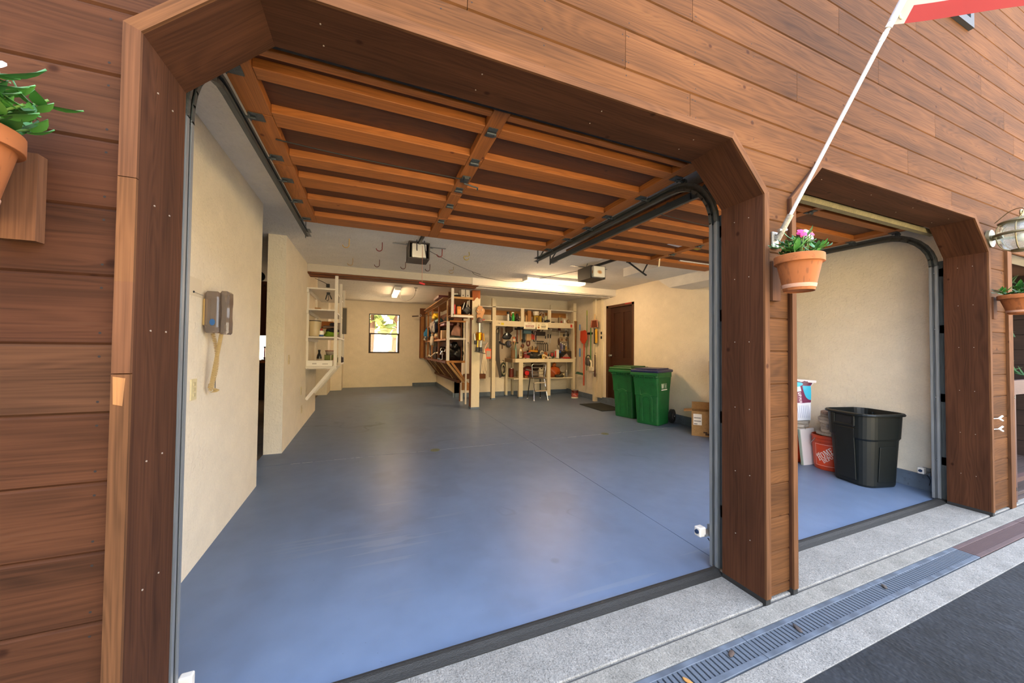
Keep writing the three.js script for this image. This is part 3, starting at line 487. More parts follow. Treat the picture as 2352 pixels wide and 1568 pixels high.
// ================================================================ left wall: telephone, switches
{
  const t = thing('wall_telephone', 'clear plastic wall telephone with a coiled cord on the left wall', 'telephone', [XL, 1.49, -1.42]);
  const clear = new THREE.MeshPhysicalMaterial({ color: 0xb7a89c, roughness: .1, transmission: .75, thickness: 0, ior: 1.45 });
  part('back_plate', rbox(.022, .16, .09, .008, .012, -.0, .0), C(0xd8b878, .6), t);
  part('base', (() => { const s = slab([[-.05, -.115], [.05, -.115], [.06, -.09], [.06, .08], [.05, .11], [-.05, .115], [-.06, .09], [-.06, -.09]], .05, .008); s.rotateY(Math.PI / 2); return s.translate(.026, 0, 0); })(), clear, t);
  part('inner_works', [rbox(.03, .17, .085, .006, .052, 0, 0), rbox(.012, .06, .06, .004, .072, .03, 0)], C(0x77685a, .5), t);
  part('handset', (() => { const s = slab([[-.03, -.12], [.03, -.12], [.034, -.06], [.026, -.03], [.026, .03], [.034, .06], [.03, .12], [-.03, .12], [-.034, .06], [-.026, .03], [-.026, -.03], [-.034, -.06]], .026, .01); s.rotateY(Math.PI / 2); return s.translate(.09, 0, 0); })(), clear, t);
  part('handset_core', [rbox(.012, .2, .03, .005, .111, 0, 0), cyl(.022, .022, .012).rotateZ(Math.PI / 2).translate(.112, .09, 0), cyl(.022, .022, .012).rotateZ(Math.PI / 2).translate(.112, -.09, 0)], C(0x8a7a68, .5), t);
  part('blue_sticker', cyl(.016, .016, .002, 0, 0, 0, 16).rotateX(Math.PI / 2).scale(.8, 1.2, 1).translate(.058, -.06, .0705), C(0x2a5c92, .4), t);
  const pts = []; const A = [.1, -.125, .0], path = (s) => s < .92 ? [.085 - .05 * s, -.12 - .36 * s, .01 - .0 * s] : [.04 + .02 * Math.sin((s - .92) * 40), -.12 - .36 * s, .01 + .02 * Math.cos((s - .92) * 40) - .02];
  for (let i = 0; i <= 560; i++) { const s = i / 560, a = i * .78, p = path(s), r = .009 + .004 * (s > .85 ? 1 : 0); pts.push([p[0] + r * Math.cos(a), p[1], p[2] + r * Math.sin(a)]); } part('coiled_cord', tube(pts, .0024, 1100, 4), C(0xc8ab72, .5), t);
  const pts2 = []; for (let i = 0; i <= 300; i++) { const s = i / 300, a = i * .78; pts2.push([.03 + .03 * Math.sin(s * 3.1) + .009 * Math.cos(a), -.115 - .355 * (s), -.02 + .02 * s + .009 * Math.sin(a)]); } part('coiled_cord', tube(pts2, .0024, 600, 4), C(0xc8ab72, .5), t);
  const n = thing('wall_note', 'pale card with a small black pin above the telephone', 'note', [XL, 1.62, -1.28]); part('card', rbox(.003, .1, .15, .001, .0016, .0, 0, 1), C(0xd9cbb2, .8), n); part('pin', new THREE.SphereGeometry(.006, 8, 6), M.black, n, [.004, -.03, .03]); part('wire', rod([.004, -.03, .03], [.02, -.04, -.05], .0016), C(0x9a8f80, .5), n);
  const sw = thing('light_switch', 'beige three-gang switch plate below the telephone', 'switch', [XL, 1.045, -1.285]); part('plate', rbox(.006, .118, .07, .002, .003, 0, 0), C(0xd6c89c, .5), sw); for (const y of [.03, .0, -.03]) part('rocker', rbox(.008, .02, .026, .002, .006, y, 0), C(0xc4b58a, .5), sw);
  const sp = thing('wall_bracket', 'narrow white bracket beside the coiled telephone cord', 'bracket', [XL, 1.05, -1.56]); part('plate', rbox(.012, .1, .026, .003, .006, 0, 0), C(0xe6dcc4, .5), sp); part('slot', rbox(.004, .075, .008, .001, .013, 0, .006), C(0x5a5348, .6), sp);
  const s2 = (y, z, label) => { const s = thing('wall_plate', label, 'wall plate', [XL, y, z]); part('plate', rbox(.007, .115, .07, .002, .0035, 0, 0), C(0xcbb98f, .5), s); for (const k of [-.022, .022]) part('socket', rbox(.004, .03, .03, .001, .006, k, 0), C(0xb5a47c, .5), s); };
  s2(1.133, -3.81, 'switch plate on the far left wall near the doorway'); s2(.652, -4.69, 'outlet plate low on the far left wall, upper of two'); s2(.377, -4.76, 'outlet plate low on the far left wall, lower of two');
}
// ================================================================ side room seen through the slit of the doorway
{
  const c = thing('hanging_cabinet', 'dark brown wall cabinet in the side room behind the doorway', 'cabinet', [-1.9, 1.46, -5.2]); part('body', uvm(span(-.6, .6, 0, .8, -.18, .18), 'y', 3, 1), M.rawDark, c); part('cabinet_door', uvm(span(-.59, -.005, .01, .79, .18, .2), 'y', 3, 1, .3), M.rawDark, c); part('cabinet_door', uvm(span(.005, .59, .01, .79, .18, .2), 'y', 3, 1, .6), M.rawDark, c);
  const b = thing('side_bench', 'dark side-room bench seen low in the doorway slit', 'bench', [-2.25, fy(-8), -8.0]); part('bench_top', uvm(span(-1, .6, .78, .83, -.35, .35), 'x', 3, 1), M.rawDark, b); part('body', span(-.98, .58, 0, .78, -.33, .3), C(0x2a1c14, .8), b);
  const r = thing('red_clamp', 'red handled clamp standing on the side-room bench', 'clamp', [-2.25, fy(-8) + .83, -7.85]); part('shaft', box(.02, .3, .02, 0, .15, 0), C(0xb32a20, .5), r); part('jaw', [box(.12, .03, .03, .04, .28, 0), box(.12, .03, .03, .04, .05, 0)], M.iron, r); part('foot', box(.14, .02, .1, .02, .01, 0), M.iron, r);
  const k = thing('wall_clock', 'round white clock face on the side-room cabinet', 'clock', [-1.68, 2.32, -4.995]); part('case', cyl(.075, .075, .03).rotateX(Math.PI / 2), M.black, k); part('face', cyl(.065, .065, .004).rotateX(Math.PI / 2).translate(0, 0, .012), M.paper, k); part('hand', [box(.004, .045, .002, 0, .02, .017), box(.03, .004, .002, .013, 0, .017)], M.black, k);
}
// ================================================================ painted shelf unit on the far left wall
{
  const s = thing('wall_shelf_unit', 'cream painted open shelves braced to the left wall', 'shelf unit', [XL, 0, 0]), X1 = .43, Zs = [-5.06, -5.95, -6.75], P = (n, geo, g = 'y') => part(n, uvm(geo, g, 3, 1, rnd(), rnd()), M.trimWhite, s);
  for (const z of Zs) { P('post', span(X1 - .045, X1, .99, z > -5.2 ? 2.43 : 2.45, z - .04, z)); P('brace', bar([.005, .47, z - .06], [X1 - .02, 1.0, z - .06], .045, .045, [0, 0, 1]), 'x'); if (z > -6.2) P('wall_cleat', span(.0, .03, .95, 2.2, z - .04, z)); P('shelf_arm', span(.0, X1, .945, .985, z - .085, z - .04), 'x'); }
  for (const y of [.99, 1.455, 1.885, 2.215]) P('shelf_board', span(.002, X1 - (y > 1.8 ? .035 : .0), y - .022, y, -6.8, Zs[0] + .045), 'z');
  for (const y of [1.43, 1.86, 2.19]) P('shelf_cleat', span(.0, .03, y - .05, y, -6.18, Zs[0] + .045), 'z');
}
{ // what stands on those shelves
  const at = (name, label, cat, x, y, z, turn = 0) => thing(name, label, cat, [XL + x, y, z], turn);
  let o = at('plastic_tub', 'clear beige plastic tub with a black rim on the middle shelf', 'tub', .1, 1.456, -5.16); part('body', (() => { const g = lathe([[0, .003], [.088, .003], [.092, .01], [.1, .235], [.105, .24], [.098, .24], [.086, .012], [0, .01]], 20); return g.scale(.95, 1, .95); })(), new THREE.MeshPhysicalMaterial({ color: 0xd8c49a, roughness: .35, transmission: .25, thickness: 0 }), o); part('lid', cyl(.085, .088, .012, 0, .241, 0), M.black, o);
  o = at('spray_can', 'white and blue bottle with a red cap on the middle shelf', 'bottle', .20, 1.456, -5.12); part('body', lathe([[0, 0], [.033, 0], [.034, .06], [.034, .075]]), C(0x3a5f9a, .4), o); part('label_band', lathe([[.0345, .03], [.0345, .085], [.03, .095], [0, .095]]), M.paper, o); part('cap', cyl(.018, .014, .03, 0, .095, 0), C(0xb2231f, .4), o);
  o = at('cloth_pile', 'lime green and black cloth heaped on the middle shelf', 'cloth', .33, 1.456, -5.22); part('cloth', lump(.2, .12, .2, 3, .16), C(0x7fa32a, .9), o); part('cloth_fold', lump(.19, .075, .17, 8, .2), C(0x1c1c20, .9), o, [.02, .07, .02]);
  o = at('folded_board', 'flat brown folded board on top of the lime cloth', 'board', .31, 1.60, -5.22, .2); part('board', rbox(.22, .02, .17, .004, 0, .01, 0), C(0x77604e, .8), o); part('board', rbox(.2, .015, .15, .004, .01, .0275, 0), C(0x4a3a34, .8), o);
  o = at('cap', 'small dark crumpled cap on the folded board', 'cap', .36, 1.634, -5.2); part('crown', lump(.11, .06, .1, 5, .1), C(0x26242c, .9), o);
  o = at('carton', 'long white carton on the lowest left shelf', 'carton', .19, .991, -5.12); part('box', rbox(.36, .088, .16, .003, 0, .045, 0), C(0xe9e4da, .7), o); part('printing', [box(.06, .02, .001, -.07, .04, .0805), box(.08, .015, .001, .08, .035, .0805)], C(0xb8b0a8, .8), o); part('carton_flap', box(.355, .001, .05, 0, .0905, .03), C(0xdfd9cd, .8), o);
  o = at('dark_bottle', 'dark bottle with a pale label on the lowest left shelf', 'bottle', .15, .991, -5.34); part('body', lathe([[0, 0], [.036, 0], [.038, .13], [.03, .17], [.016, .2], [.016, .23], [0, .23]]), C(0x16161c, .3), o); part('label_band', lathe([[.0385, .05], [.0385, .11]]), C(0xb8a894, .7), o); part('cap', cyl(.018, .018, .025, 0, .23, 0), M.black, o);
  o = at('green_tin', 'olive green tin next to the white carton', 'tin', .27, .991, -5.36); part('body', rbox(.085, .17, .085, .008, 0, .085, 0), C(0x66701f, .45), o); part('rim', rbox(.088, .012, .088, .003, 0, .168, 0), C(0x535a18, .4), o);
  o = at('green_tin', 'olive green tin with a red printed label, by the shelf post', 'tin', .37, .991, -5.37); part('body', rbox(.085, .17, .085, .008, 0, .085, 0), C(0x66701f, .45), o); part('label_patch', box(.05, .09, .001, .01, .08, .043), C(0x8f3a22, .6), o);
  o = at('grey_tub', 'grey plastic tub on top of the olive tins', 'tub', .32, 1.164, -5.37); part('body', lathe([[0, 0], [.07, 0], [.085, .06], [.088, .065], [.08, .065], [.066, .006], [0, .006]]), C(0xa79c8c, .6), o); part('rim', lathe([[.084, .058], [.09, .062], [.09, .07], [.084, .072]]), C(0x8a4a38, .6), o);
  o = at('hose_coil', 'thin green hose coil behind the white carton', 'hose', .14, 1.006, -5.26); part('coil', [new THREE.TorusGeometry(.1, .012, 8, 28).rotateX(Math.PI / 2).scale(1, 1, .5)], C(0x3a6a2c, .5), o);
  o = at('wood_block', 'small tan wooden block on the second shelf', 'block', .1, 1.886, -5.5); part('block', rbox(.09, .06, .09, .004, 0, .03, 0), M.rawPale, o); part('end_grain', box(.07, .045, .001, 0, .03, .0455), M.raw, o);
  o = at('clamp', 'black spring clamp hanging under the top left shelf', 'clamp', .27, 2.1, -5.3); part('jaw', [box(.05, .04, .02, 0, .07, 0), bar([-.02, .05, 0], [-.04, -.03, 0], .014, .016), bar([.02, .05, 0], [.05, -.02, 0], .014, .016)], M.black, o); part('hook', tube([[0, .05, 0], [.005, -.02, 0], [-.01, -.05, 0], [-.025, -.035, 0]], .005, 12), M.iron, o); part('wire', rod([0, .09, 0], [-.05, .118, 0], .003), M.iron, o);
  o = at('power_adapter', 'small black box hung just under the beam by the left wall', 'adapter', .25, 2.29, -5.42); part('case', rbox(.055, .06, .04, .006, 0, .03, 0), M.black, o); part('wire', tube([[-.02, .06, 0], [-.1, .1, -.02], [-.2, .145, -.04]], .004), M.black, o);
  o = at('brown_carton', 'brown carton on the second shelf at the back', 'carton', .2, 1.886 - .43, -5.95); part('box', rbox(.2, .13, .18, .003, 0, .065, 0), mat(0x9a5c28, .9), o, [0, .16, 0]); part('carton_flap', box(.2, .002, .09, 0, .292, .05), kraft, o); part('carton_under', rbox(.2, .16, .18, .003, 0, .08, 0), C(0xd8c9a8, .8), o);
  o = at('grey_bin', 'grey bin beside the brown carton at the back of the shelves', 'bin', .36, 1.456, -5.8); part('body', rbox(.12, .26, .12, .008, 0, .13, 0), C(0x8a7c6c, .7), o); part('rim', rbox(.125, .02, .125, .004, 0, .255, 0), C(0x7a6c5e, .6), o);
  o = at('framed_panel', 'dark grey framed panel hung behind the shelf posts', 'panel', .46, 1.55, -6.45, .0); part('panel', span(-.05, .03, 0, .52, -.012, 0), C(0x5a5348, .6), o); part('frame', [span(-.055, .035, .51, .53, -.014, .006), span(.025, .04, 0, .52, -.014, .006)], C(0xc9b798, .6), o);
  o = at('red_book', 'dark red book on the far end of the middle shelf', 'book', .4, 1.456, -6.6); part('cover', rbox(.06, .13, .14, .004, 0, .065, 0), C(0x4a1a1a, .6), o); part('pages', box(.045, .122, .13, .004, .066, .006), M.paper, o);
  o = at('dark_case', 'dark case on the far end of the lowest shelf', 'case', .38, .991, -6.62); part('body', rbox(.1, .1, .18, .008, 0, .05, 0), C(0x2c2024, .6), o); part('handle', tube([[-.03, .1, .05], [0, .125, .05], [.03, .1, .05]], .006, 10), M.black, o);
}
// ================================================================ alcove shelves (raw timber frame hung on the right side of the alcove)
{
  const s = thing('alcove_shelf_unit', 'raw timber shelf frame with slanted slats under it, in the alcove', 'shelf unit', [0, 0, 0]);
  const xf = 1.33, xb = 1.68, P = (n, geo, m = M.raw, g = 'y') => part(n, uvm(geo, g, 3, 1, rnd(), rnd()), m, s);
  for (const z of [-7.1, -8.05, -8.78]) P('post', span(xf, xf + .04, 1.0, 2.3, z - .045, z), rnd() < .5 ? M.raw : M.rawDark);
  P('end_board', span(xf - .14, xf + .02, 1.0, 2.45, -9.38, -9.33), M.rawDark); P('end_board', span(1.22, 1.30, 1.0, 2.2, -9.33, -9.30), M.raw);
  P('post', span(1.345, 1.405, 1.03, 1.86, -6.23, -6.185), M.trimWhite); P('post', span(1.345, 1.375, 1.86, 2.3, -6.23, -6.185), M.rawPale); P('post', span(1.755, 1.80, 1.03, 1.86, -6.27, -6.2), M.trimWhite);
  P('rail', span(1.405, 1.755, 1.475, 1.515, -6.22, -6.19), M.trimWhite, 'x'); P('rail', span(1.405, 1.755, 1.85, 1.885, -6.22, -6.19), M.raw, 'x'); P('rail', span(1.35, 1.755, .985, 1.03, -6.225, -6.19), M.raw, 'x');
  for (const [y, z1] of [[1.03, -9.33], [1.5, -9.33], [1.885, -9.33]]) P('shelf_board', span(xf + .01, xb + .015, y - .03, y - .008, z1, -6.225), M.rawDark, 'z');
  P('top_rail', span(xf, xf + .04, 2.28, 2.32, -9.33, -6.2), M.raw, 'z'); P('bottom_rail', span(xf - .005, xf + .035, .975, 1.02, -9.33, -6.225), M.rawDark, 'z'); P('shelf_edge', span(xf, xf + .03, 1.46, 1.5, -9.33, -6.225), M.raw, 'z');
  P('back_panel', span(xb + .005, xb + .017, .55, 2.2, -9.33, -6.3), M.rawDark, 'z');
  for (let i = 0; i < 9; i++) { const z = -6.6 - i * .3; P('slat', bar([xf + .01, .99, z], [xb - .02, .58, z], .045, .02, [0, 0, 1]), i % 3 === 1 ? M.rawPale : M.rawDark, 'y'); }
  P('wall_ledger', span(xb - .05, xb + .01, .54, .6, -9.33, -6.4), M.rawDark, 'z');
  for (const [x, z, m] of [[1.36, -6.2, M.rawPale], [1.44, -6.12, M.raw]]) { P('brace', bar([x, 1.0, z], [x + .36, x > 1.4 ? .52 : .57, z], .03, .045, [0, 0, 1]), m, 'y'); P('brace_block', span(x + .33, x + .39, .40, .56, z - .05, z - .016), M.raw); }
  P('stud', span(1.715, 1.77, fy(-6.45), 1.0, -6.5, -6.45), M.trimWhite); P('stud', span(1.72, 1.75, fy(-6.05), 1.86, -6.09, -6.05), M.trimWhite); P('stud', span(1.70, 1.715, fy(-6.45), 1.0, -6.5, -6.45), M.rawDark);
  // top storage boxes' shelf
  P('shelf_board', span(1.2, 1.7, 2.30, 2.318, -8.6, -5.9), M.raw, 'z');
}
{ // hung shelf between the beam and the thick post
  const s = thing('hanging_shelf', 'white painted shelf hung from the beam beside the thick post', 'shelf', [0, 0, 0]), P = (n, geo, m = M.trimWhite, g = 'y') => part(n, uvm(geo, g, 3, 1, rnd(), rnd()), m, s);
  P('upright', span(1.262, 1.31, 1.885, 2.43, -5.42, -5.38)); P('bottom_rail', span(1.30, 1.69, 1.885, 1.925, -5.42, -5.38), M.trimWhite, 'x'); P('shelf_board', span(1.29, 1.69, 1.925, 1.94, -5.8, -5.38), M.raw, 'x'); P('mid_rail', span(1.31, 1.69, 2.235, 2.262, -5.42, -5.39), M.rawPale, 'x'); P('shelf_board', span(1.29, 1.69, 2.262, 2.275, -5.8, -5.39), M.rawPale, 'x'); P('back_board', span(1.29, 1.69, 1.9, 2.42, -5.815, -5.8), M.rawDark, 'x'); P('end_block', span(1.655, 1.695, 1.85, 1.93, -5.46, -5.40), M.rawDark, 'y');
  let o = thing('red_canister', 'red canister on the hung shelf beside the thick post', 'canister', [1.34, 1.941, -5.5]); part('body', cyl(.028, .028, .18), C(0xc0161c, .4), o); part('cap', cyl(.024, .02, .02, 0, .18, 0), C(0x8f1014, .4), o);
  o = thing('orange_jug', 'orange jug with printed label on the hung shelf', 'jug', [1.43, 1.941, -5.48]); part('body', rbox(.085, .16, .05, .016, 0, .08, 0), C(0xd9852f, .4), o); part('cap', cyl(.018, .018, .025, -.005, .158, 0), M.black, o); part('label_patch', box(.06, .08, .001, 0, .06, .0255), C(0xe9a54c, .5), o);
  o = thing('black_bag', 'black plastic bag with white scraps filling the hung shelf', 'bag', [1.57, 1.941, -5.56]); part('bag', lump(.22, .26, .22, 4, .16), C(0x1a181a, .4), o); part('white_scrap', [bar([-.08, .1, .11], [-.03, .24, .08], .02, .01), bar([.0, .15, .11], [.03, .27, .08], .02, .008)], M.paper, o);
  for (const [x, lab] of [[1.49, 'left grey file box on top of the hung shelf'], [1.58, 'right grey file box on top of the hung shelf, by the thick post']]) { o = thing('file_box', lab, 'box', [x, 2.276, -5.5], 0, 'file boxes on the hung shelf'); part('box', rbox(.075, .14, .2, .003, 0, .07, 0), C(0xb9b2a4, .8), o); part('label_hole', cyl(.012, .012, .003, 0, 0, 0, 12).rotateX(Math.PI / 2).translate(0, .03, .101), C(0x4a4640, .8), o); }
  o = thing('black_sack', 'flat black sack lying on top of the hung shelf', 'sack', [1.39, 2.276, -5.52]); part('sack', lump(.14, .05, .2, 6, .14), M.black, o); part('white_card', box(.09, .05, .003, .0, .07, -.06), M.paper, o);
}
{ // clutter on the alcove shelves
  const O = (name, label, cat, x, y, z, turn = 0, g) => thing(name, label, cat, [x, y, z], turn, g); let o;
  o = O('blue_bag', 'bright blue bag hanging at the far end of the alcove shelves', 'bag', 1.36, 1.55, -9.0); part('bag', lump(.2, .32, .2, 2, .14), C(0x2a7fb4, .7), o); part('strap', tube([[-.03, .28, 0], [0, .36, 0], [.03, .28, 0]], .008), C(0x205f88, .7), o);
  o = O('yellow_float', 'bright yellow rounded toy on the top alcove shelf', 'toy', 1.40, 2.02, -7.8); part('body', lump(.2, .17, .24, 5, .12), C(0xe6bd1c, .4), o); part('spot', lump(.1, .09, .1, 7, .1), C(0xf0d050, .4), o, [-.07, .0, .09]);
  o = O('teal_cloth', 'teal cloth bundle next to the yellow toy', 'cloth', 1.42, 1.886, -7.5); part('cloth', lump(.2, .16, .3, 11, .16), C(0x33606a, .9), o); part('pale_fold', lump(.12, .08, .14, 4, .2), C(0x9ab5bc, .9), o, [-.06, .02, .12]);
  o = O('dark_bundle', 'dark rolled bundle on the near end of the top alcove shelf', 'bundle', 1.46, 1.886, -6.7); part('roll', cyl(.06, .06, .5, 0, 0, 0, 14).rotateX(Math.PI / 2).translate(0, .06, -.1), C(0x2a2320, .9), o); part('tie', new THREE.TorusGeometry(.062, .006, 6, 16).translate(0, .06, 0), C(0x6a4a30, .8), o);
  o = O('grey_jacket', 'grey jacket draped over the alcove shelf edge', 'jacket', 1.30, 1.72, -7.75); part('cloth', lump(.14, .26, .4, 13, .2), C(0x9a8f8a, .95), o); part('sleeve', lump(.09, .2, .14, 3, .15), C(0x877c78, .95), o, [-.03, -.05, .16]);
  o = O('navy_jacket', 'navy blue jacket hanging beside the grey one', 'jacket', 1.29, 1.66, -7.32); part('cloth', lump(.12, .28, .34, 9, .18), C(0x1c2440, .95), o); part('lining', lump(.06, .24, .06, 3, .15), C(0xb9b4b0, .95), o, [-.05, .0, .14]);
  o = O('red_case', 'flat red case under the top alcove shelf', 'case', 1.45, 1.80, -6.75); part('case', rbox(.2, .05, .5, .006, 0, .02, 0), C(0x7a1c22, .5), o); part('edge', box(.205, .008, .505, 0, .02, 0), C(0xb49a90, .5), o);
  o = O('orange_cloth', 'orange and cream cloths on the middle alcove shelf', 'cloth', 1.40, 1.501, -7.5); part('cloth', lump(.18, .16, .26, 21, .18), C(0xc4774a, .9), o); part('cloth', lump(.16, .14, .22, 14, .2), C(0xd9bd96, .9), o, [-.04, .04, .2]);
  o = O('white_sack', 'small white sack drooping off the middle alcove shelf', 'sack', 1.29, 1.36, -7.72); part('sack', lump(.1, .26, .16, 17, .12), C(0xcfc4b2, .9), o); part('neck', cyl(.02, .035, .05, 0, .24, 0), C(0xbfb3a0, .9), o);
  o = O('steel_pans', 'stack of shiny pans at the far end of the middle alcove shelf', 'pan', 1.36, 1.501, -8.9); for (let i = 0; i < 3; i++) part('pan', lathe([[0, .004], [.1, .004], [.12, .05], [.125, .05], [.104, 0], [0, 0]]), M.chrome, o, [.01 * i, .03 * i, .02 * i]); part('pan_handle', rod([-.1, .05, .08], [-.17, .06, .2], .008), M.iron, o);
  o = O('white_box', 'cream carton on the near end of the middle alcove shelf', 'carton', 1.43, 1.501, -6.85); part('box', rbox(.16, .2, .16, .004, 0, .1, 0), C(0xd8b890, .8), o); part('tape', box(.04, .202, .162, 0, .101, 0), C(0xc8a26a, .6), o);
  o = O('pink_sack', 'crumpled pink plastic sack hanging in the near bay of the alcove shelves', 'sack', 1.61, 1.52, -6.42); part('sack', lump(.22, .3, .2, 19, .12), C(0xb98a78, .7), o); part('neck', lump(.06, .12, .05, 3, .2), C(0xc79c88, .7), o, [.02, .24, .02]);
  o = O('green_tarp', 'dark green folded tarp under the pink sack', 'tarp', 1.56, 1.501, -6.36); part('fold', lump(.3, .07, .22, 25, .14), C(0x23302a, .6), o); part('fold', lump(.2, .06, .18, 5, .14), C(0x5a5648, .8), o, [-.08, .0, .03]);
  o = O('black_trash_bag', 'big glossy black bin bag in the lowest near bay of the alcove shelves', 'bag', 1.59, 1.031, -6.42); part('bag', lump(.33, .32, .28, 31, .12, 26), C(0x101012, .3), o); part('bag_neck', lump(.16, .2, .14, 6, .2), C(0x141416, .3), o, [-.02, .22, .0]);
  o = O('brown_paper_bag', 'crumpled brown paper bag behind the black bin bag', 'bag', 1.44, 1.2, -6.52); part('bag', lump(.12, .14, .14, 12, .2), C(0x8a6a52, .9), o); part('rim', new THREE.TorusGeometry(.05, .006, 6, 14).rotateX(1.3).translate(0, .12, 0), C(0x6e5240, .9), o);
  o = O('chrome_lamp', 'chrome lamp standing on the lowest alcove shelf', 'lamp', 1.37, 1.031, -6.75); part('base', lathe([[0, 0], [.06, 0], [.06, .008], [.012, .016], [.01, .12], [0, .12]]), M.chrome, o); part('shade', lathe([[.02, .2], [.045, .17], [.06, .12], [.055, .12], [.04, .16], [0, .19]]), M.chrome, o); part('ring', new THREE.TorusGeometry(.05, .006, 8, 20).translate(0, .22, 0), M.chrome, o);
  o = O('white_hose', 'white curved hose lying on the lowest alcove shelf', 'hose', 1.35, 1.04, -8.0); part('hose', tube([[0, .01, -.7], [-.01, .06, -.5], [-.01, .03, -.3], [0, .06, -.05], [.02, .13, .3], [.05, .14, .6]], .022, 40, 8), C(0xd9cba8, .6), o); part('nozzle', cyl(.026, .02, .06, 0, 0, 0).rotateX(Math.PI / 2).translate(0, .012, -.72), M.iron, o);
  o = O('black_tray', 'black tray on the lowest alcove shelf under the chrome lamp', 'tray', 1.40, 1.031, -7.0, 0); part('tray', [rbox(.14, .012, .34, .004, 0, .006, 0), box(.14, .03, .008, 0, .02, .17), box(.008, .03, .34, -.068, .02, 0)], M.black, o); part('grip', tube([[-.03, .03, .175], [0, .05, .18], [.03, .03, .175]], .005), M.iron, o);
  o = O('dark_crate', 'dark crate deep in the lowest alcove shelf', 'crate', 1.5, 1.031, -8.0); part('crate', rbox(.28, .3, .9, .01, 0, .15, 0), C(0x2a1c16, .9), o); part('crate_slat', [box(.29, .05, .91, 0, .08, 0), box(.29, .05, .91, 0, .22, 0)], C(0x3a271c, .9), o);
  o = O('dark_crate', 'dark crate deep in the middle alcove shelf', 'crate', 1.53, 1.501, -8.2); part('crate', rbox(.24, .28, .9, .01, 0, .14, 0), C(0x33241a, .9), o); part('crate_slat', [box(.25, .05, .91, 0, .07, 0), box(.25, .05, .91, 0, .2, 0)], C(0x443020, .9), o);
  o = O('red_toolbox', 'long dark red box on top of the alcove shelves', 'toolbox', 1.30, 2.319, -6.3); part('lid', rbox(.34, .05, .6, .008, 0, .03, 0), C(0x6a1218, .5), o); part('edge', box(.345, .008, .605, 0, .012, 0), C(0x9a6a60, .5), o);
  o = O('tan_box', 'tan carton at the end of the top alcove shelf', 'carton', 1.42, 2.19, -6.12); part('box', rbox(.16, .1, .1, .003, 0, .05, 0), C(0xcfb486, .8), o); part('tape', box(.03, .101, .102, 0, .0505, 0), C(0xbfa070, .6), o);
  o = O('fishing_rod', 'thin dark rod laid across the top of the alcove shelves', 'rod', 1.25, 2.17, -8.9); part('shaft', rod([-.30, .015, -.2], [.2, .02, .3], .008), C(0x6a4a2a, .5), o); part('grip', rod([-.30, .015, -.2], [-.16, .016, -.06], .016), C(0x3a2417, .7), o); part('reel', new THREE.TorusGeometry(.025, .009, 6, 14).translate(-.1, .03, .0), M.chrome, o);
}
// the figure made of cans, hung on the thick post
{
  const o = thing('can_figure', 'figure made of gold and silver cans with a wooden head, hung on the thick post', 'ornament', [1.825, 1.2, -5.42]);
  part('head', (() => { const s = slab([[-.06, -.11], [.03, -.12], [.07, -.02], [.09, .03], [.075, .07], [.05, .075], [.03, .12], [-.03, .12], [-.06, .08], [-.08, .02], [-.055, -.02], [-.07, -.06]], .03, .006); return s; })(), C(0xb9885c, .7), o, [.02, .80, -.04]);
  part('eye', [new THREE.SphereGeometry(.012, 10, 8).translate(-.03, .84, 0), new THREE.SphereGeometry(.012, 10, 8).translate(.05, .85, 0)], M.paper, o); part('mouth', tube([[-.05, .775, 0], [-.02, .765, .002], [.02, .775, 0]], .005, 8), C(0x7a4a34, .7), o);
  part('neck', lathe([[.06, .60], [.06, .605], [.045, .68], [.02, .70], [0, .70]]), C(0x5e4a44, .6), o); part('bow_tie', [bar([.05, .645, .04], [.09, .66, .04], .03, .02)], C(0xa61f1f, .6), o);
  part('chest_can', lathe([[0, .40], [.035, .40], ...Array.from({ length: 16 }, (_, i) => [.035 + .003 * (i % 2), .405 + i * .012]), [.035, .60], [0, .60]]), M.steel, o);
  part('belly_can', lathe([[0, .25], [.062, .25], ...Array.from({ length: 10 }, (_, i) => [.062 + .004 * (i % 2), .255 + i * .015]), [.062, .405], [0, .405]]), mat(0xc88a1e, .25, { metalness: .9 }), o);
  part('arm', [rod([-.10, .38, .01], [-.085, .25, .02], .016, 12)], M.chrome, o); part('arm', [rod([.085, .39, .01], [.09, .24, .02], .015, 12)], M.brass, o); part('hand', rbox(.045, .075, .04, .01, -.08, .21, .02), M.black, o);
  part('leg', rod([-.03, .25, 0], [-.035, .1, 0], .02, 12), M.brass, o); part('leg', rod([.035, .25, 0], [.03, .1, 0], .02, 12), M.steel, o);
  part('boot', rbox(.06, .09, .06, .01, -.035, .075, .0), M.black, o); part('boot', rbox(.06, .09, .06, .01, .03, .075, .0), M.black, o); part('stand', rbox(.2, .012, .1, .004, .01, .02, .02), M.black, o, [0, 0, 0], [0, 0, -.22]);
  part('hanging_wire', rod([0, .72, -.03], [0, .97, -.076], .002), M.iron, o);
}
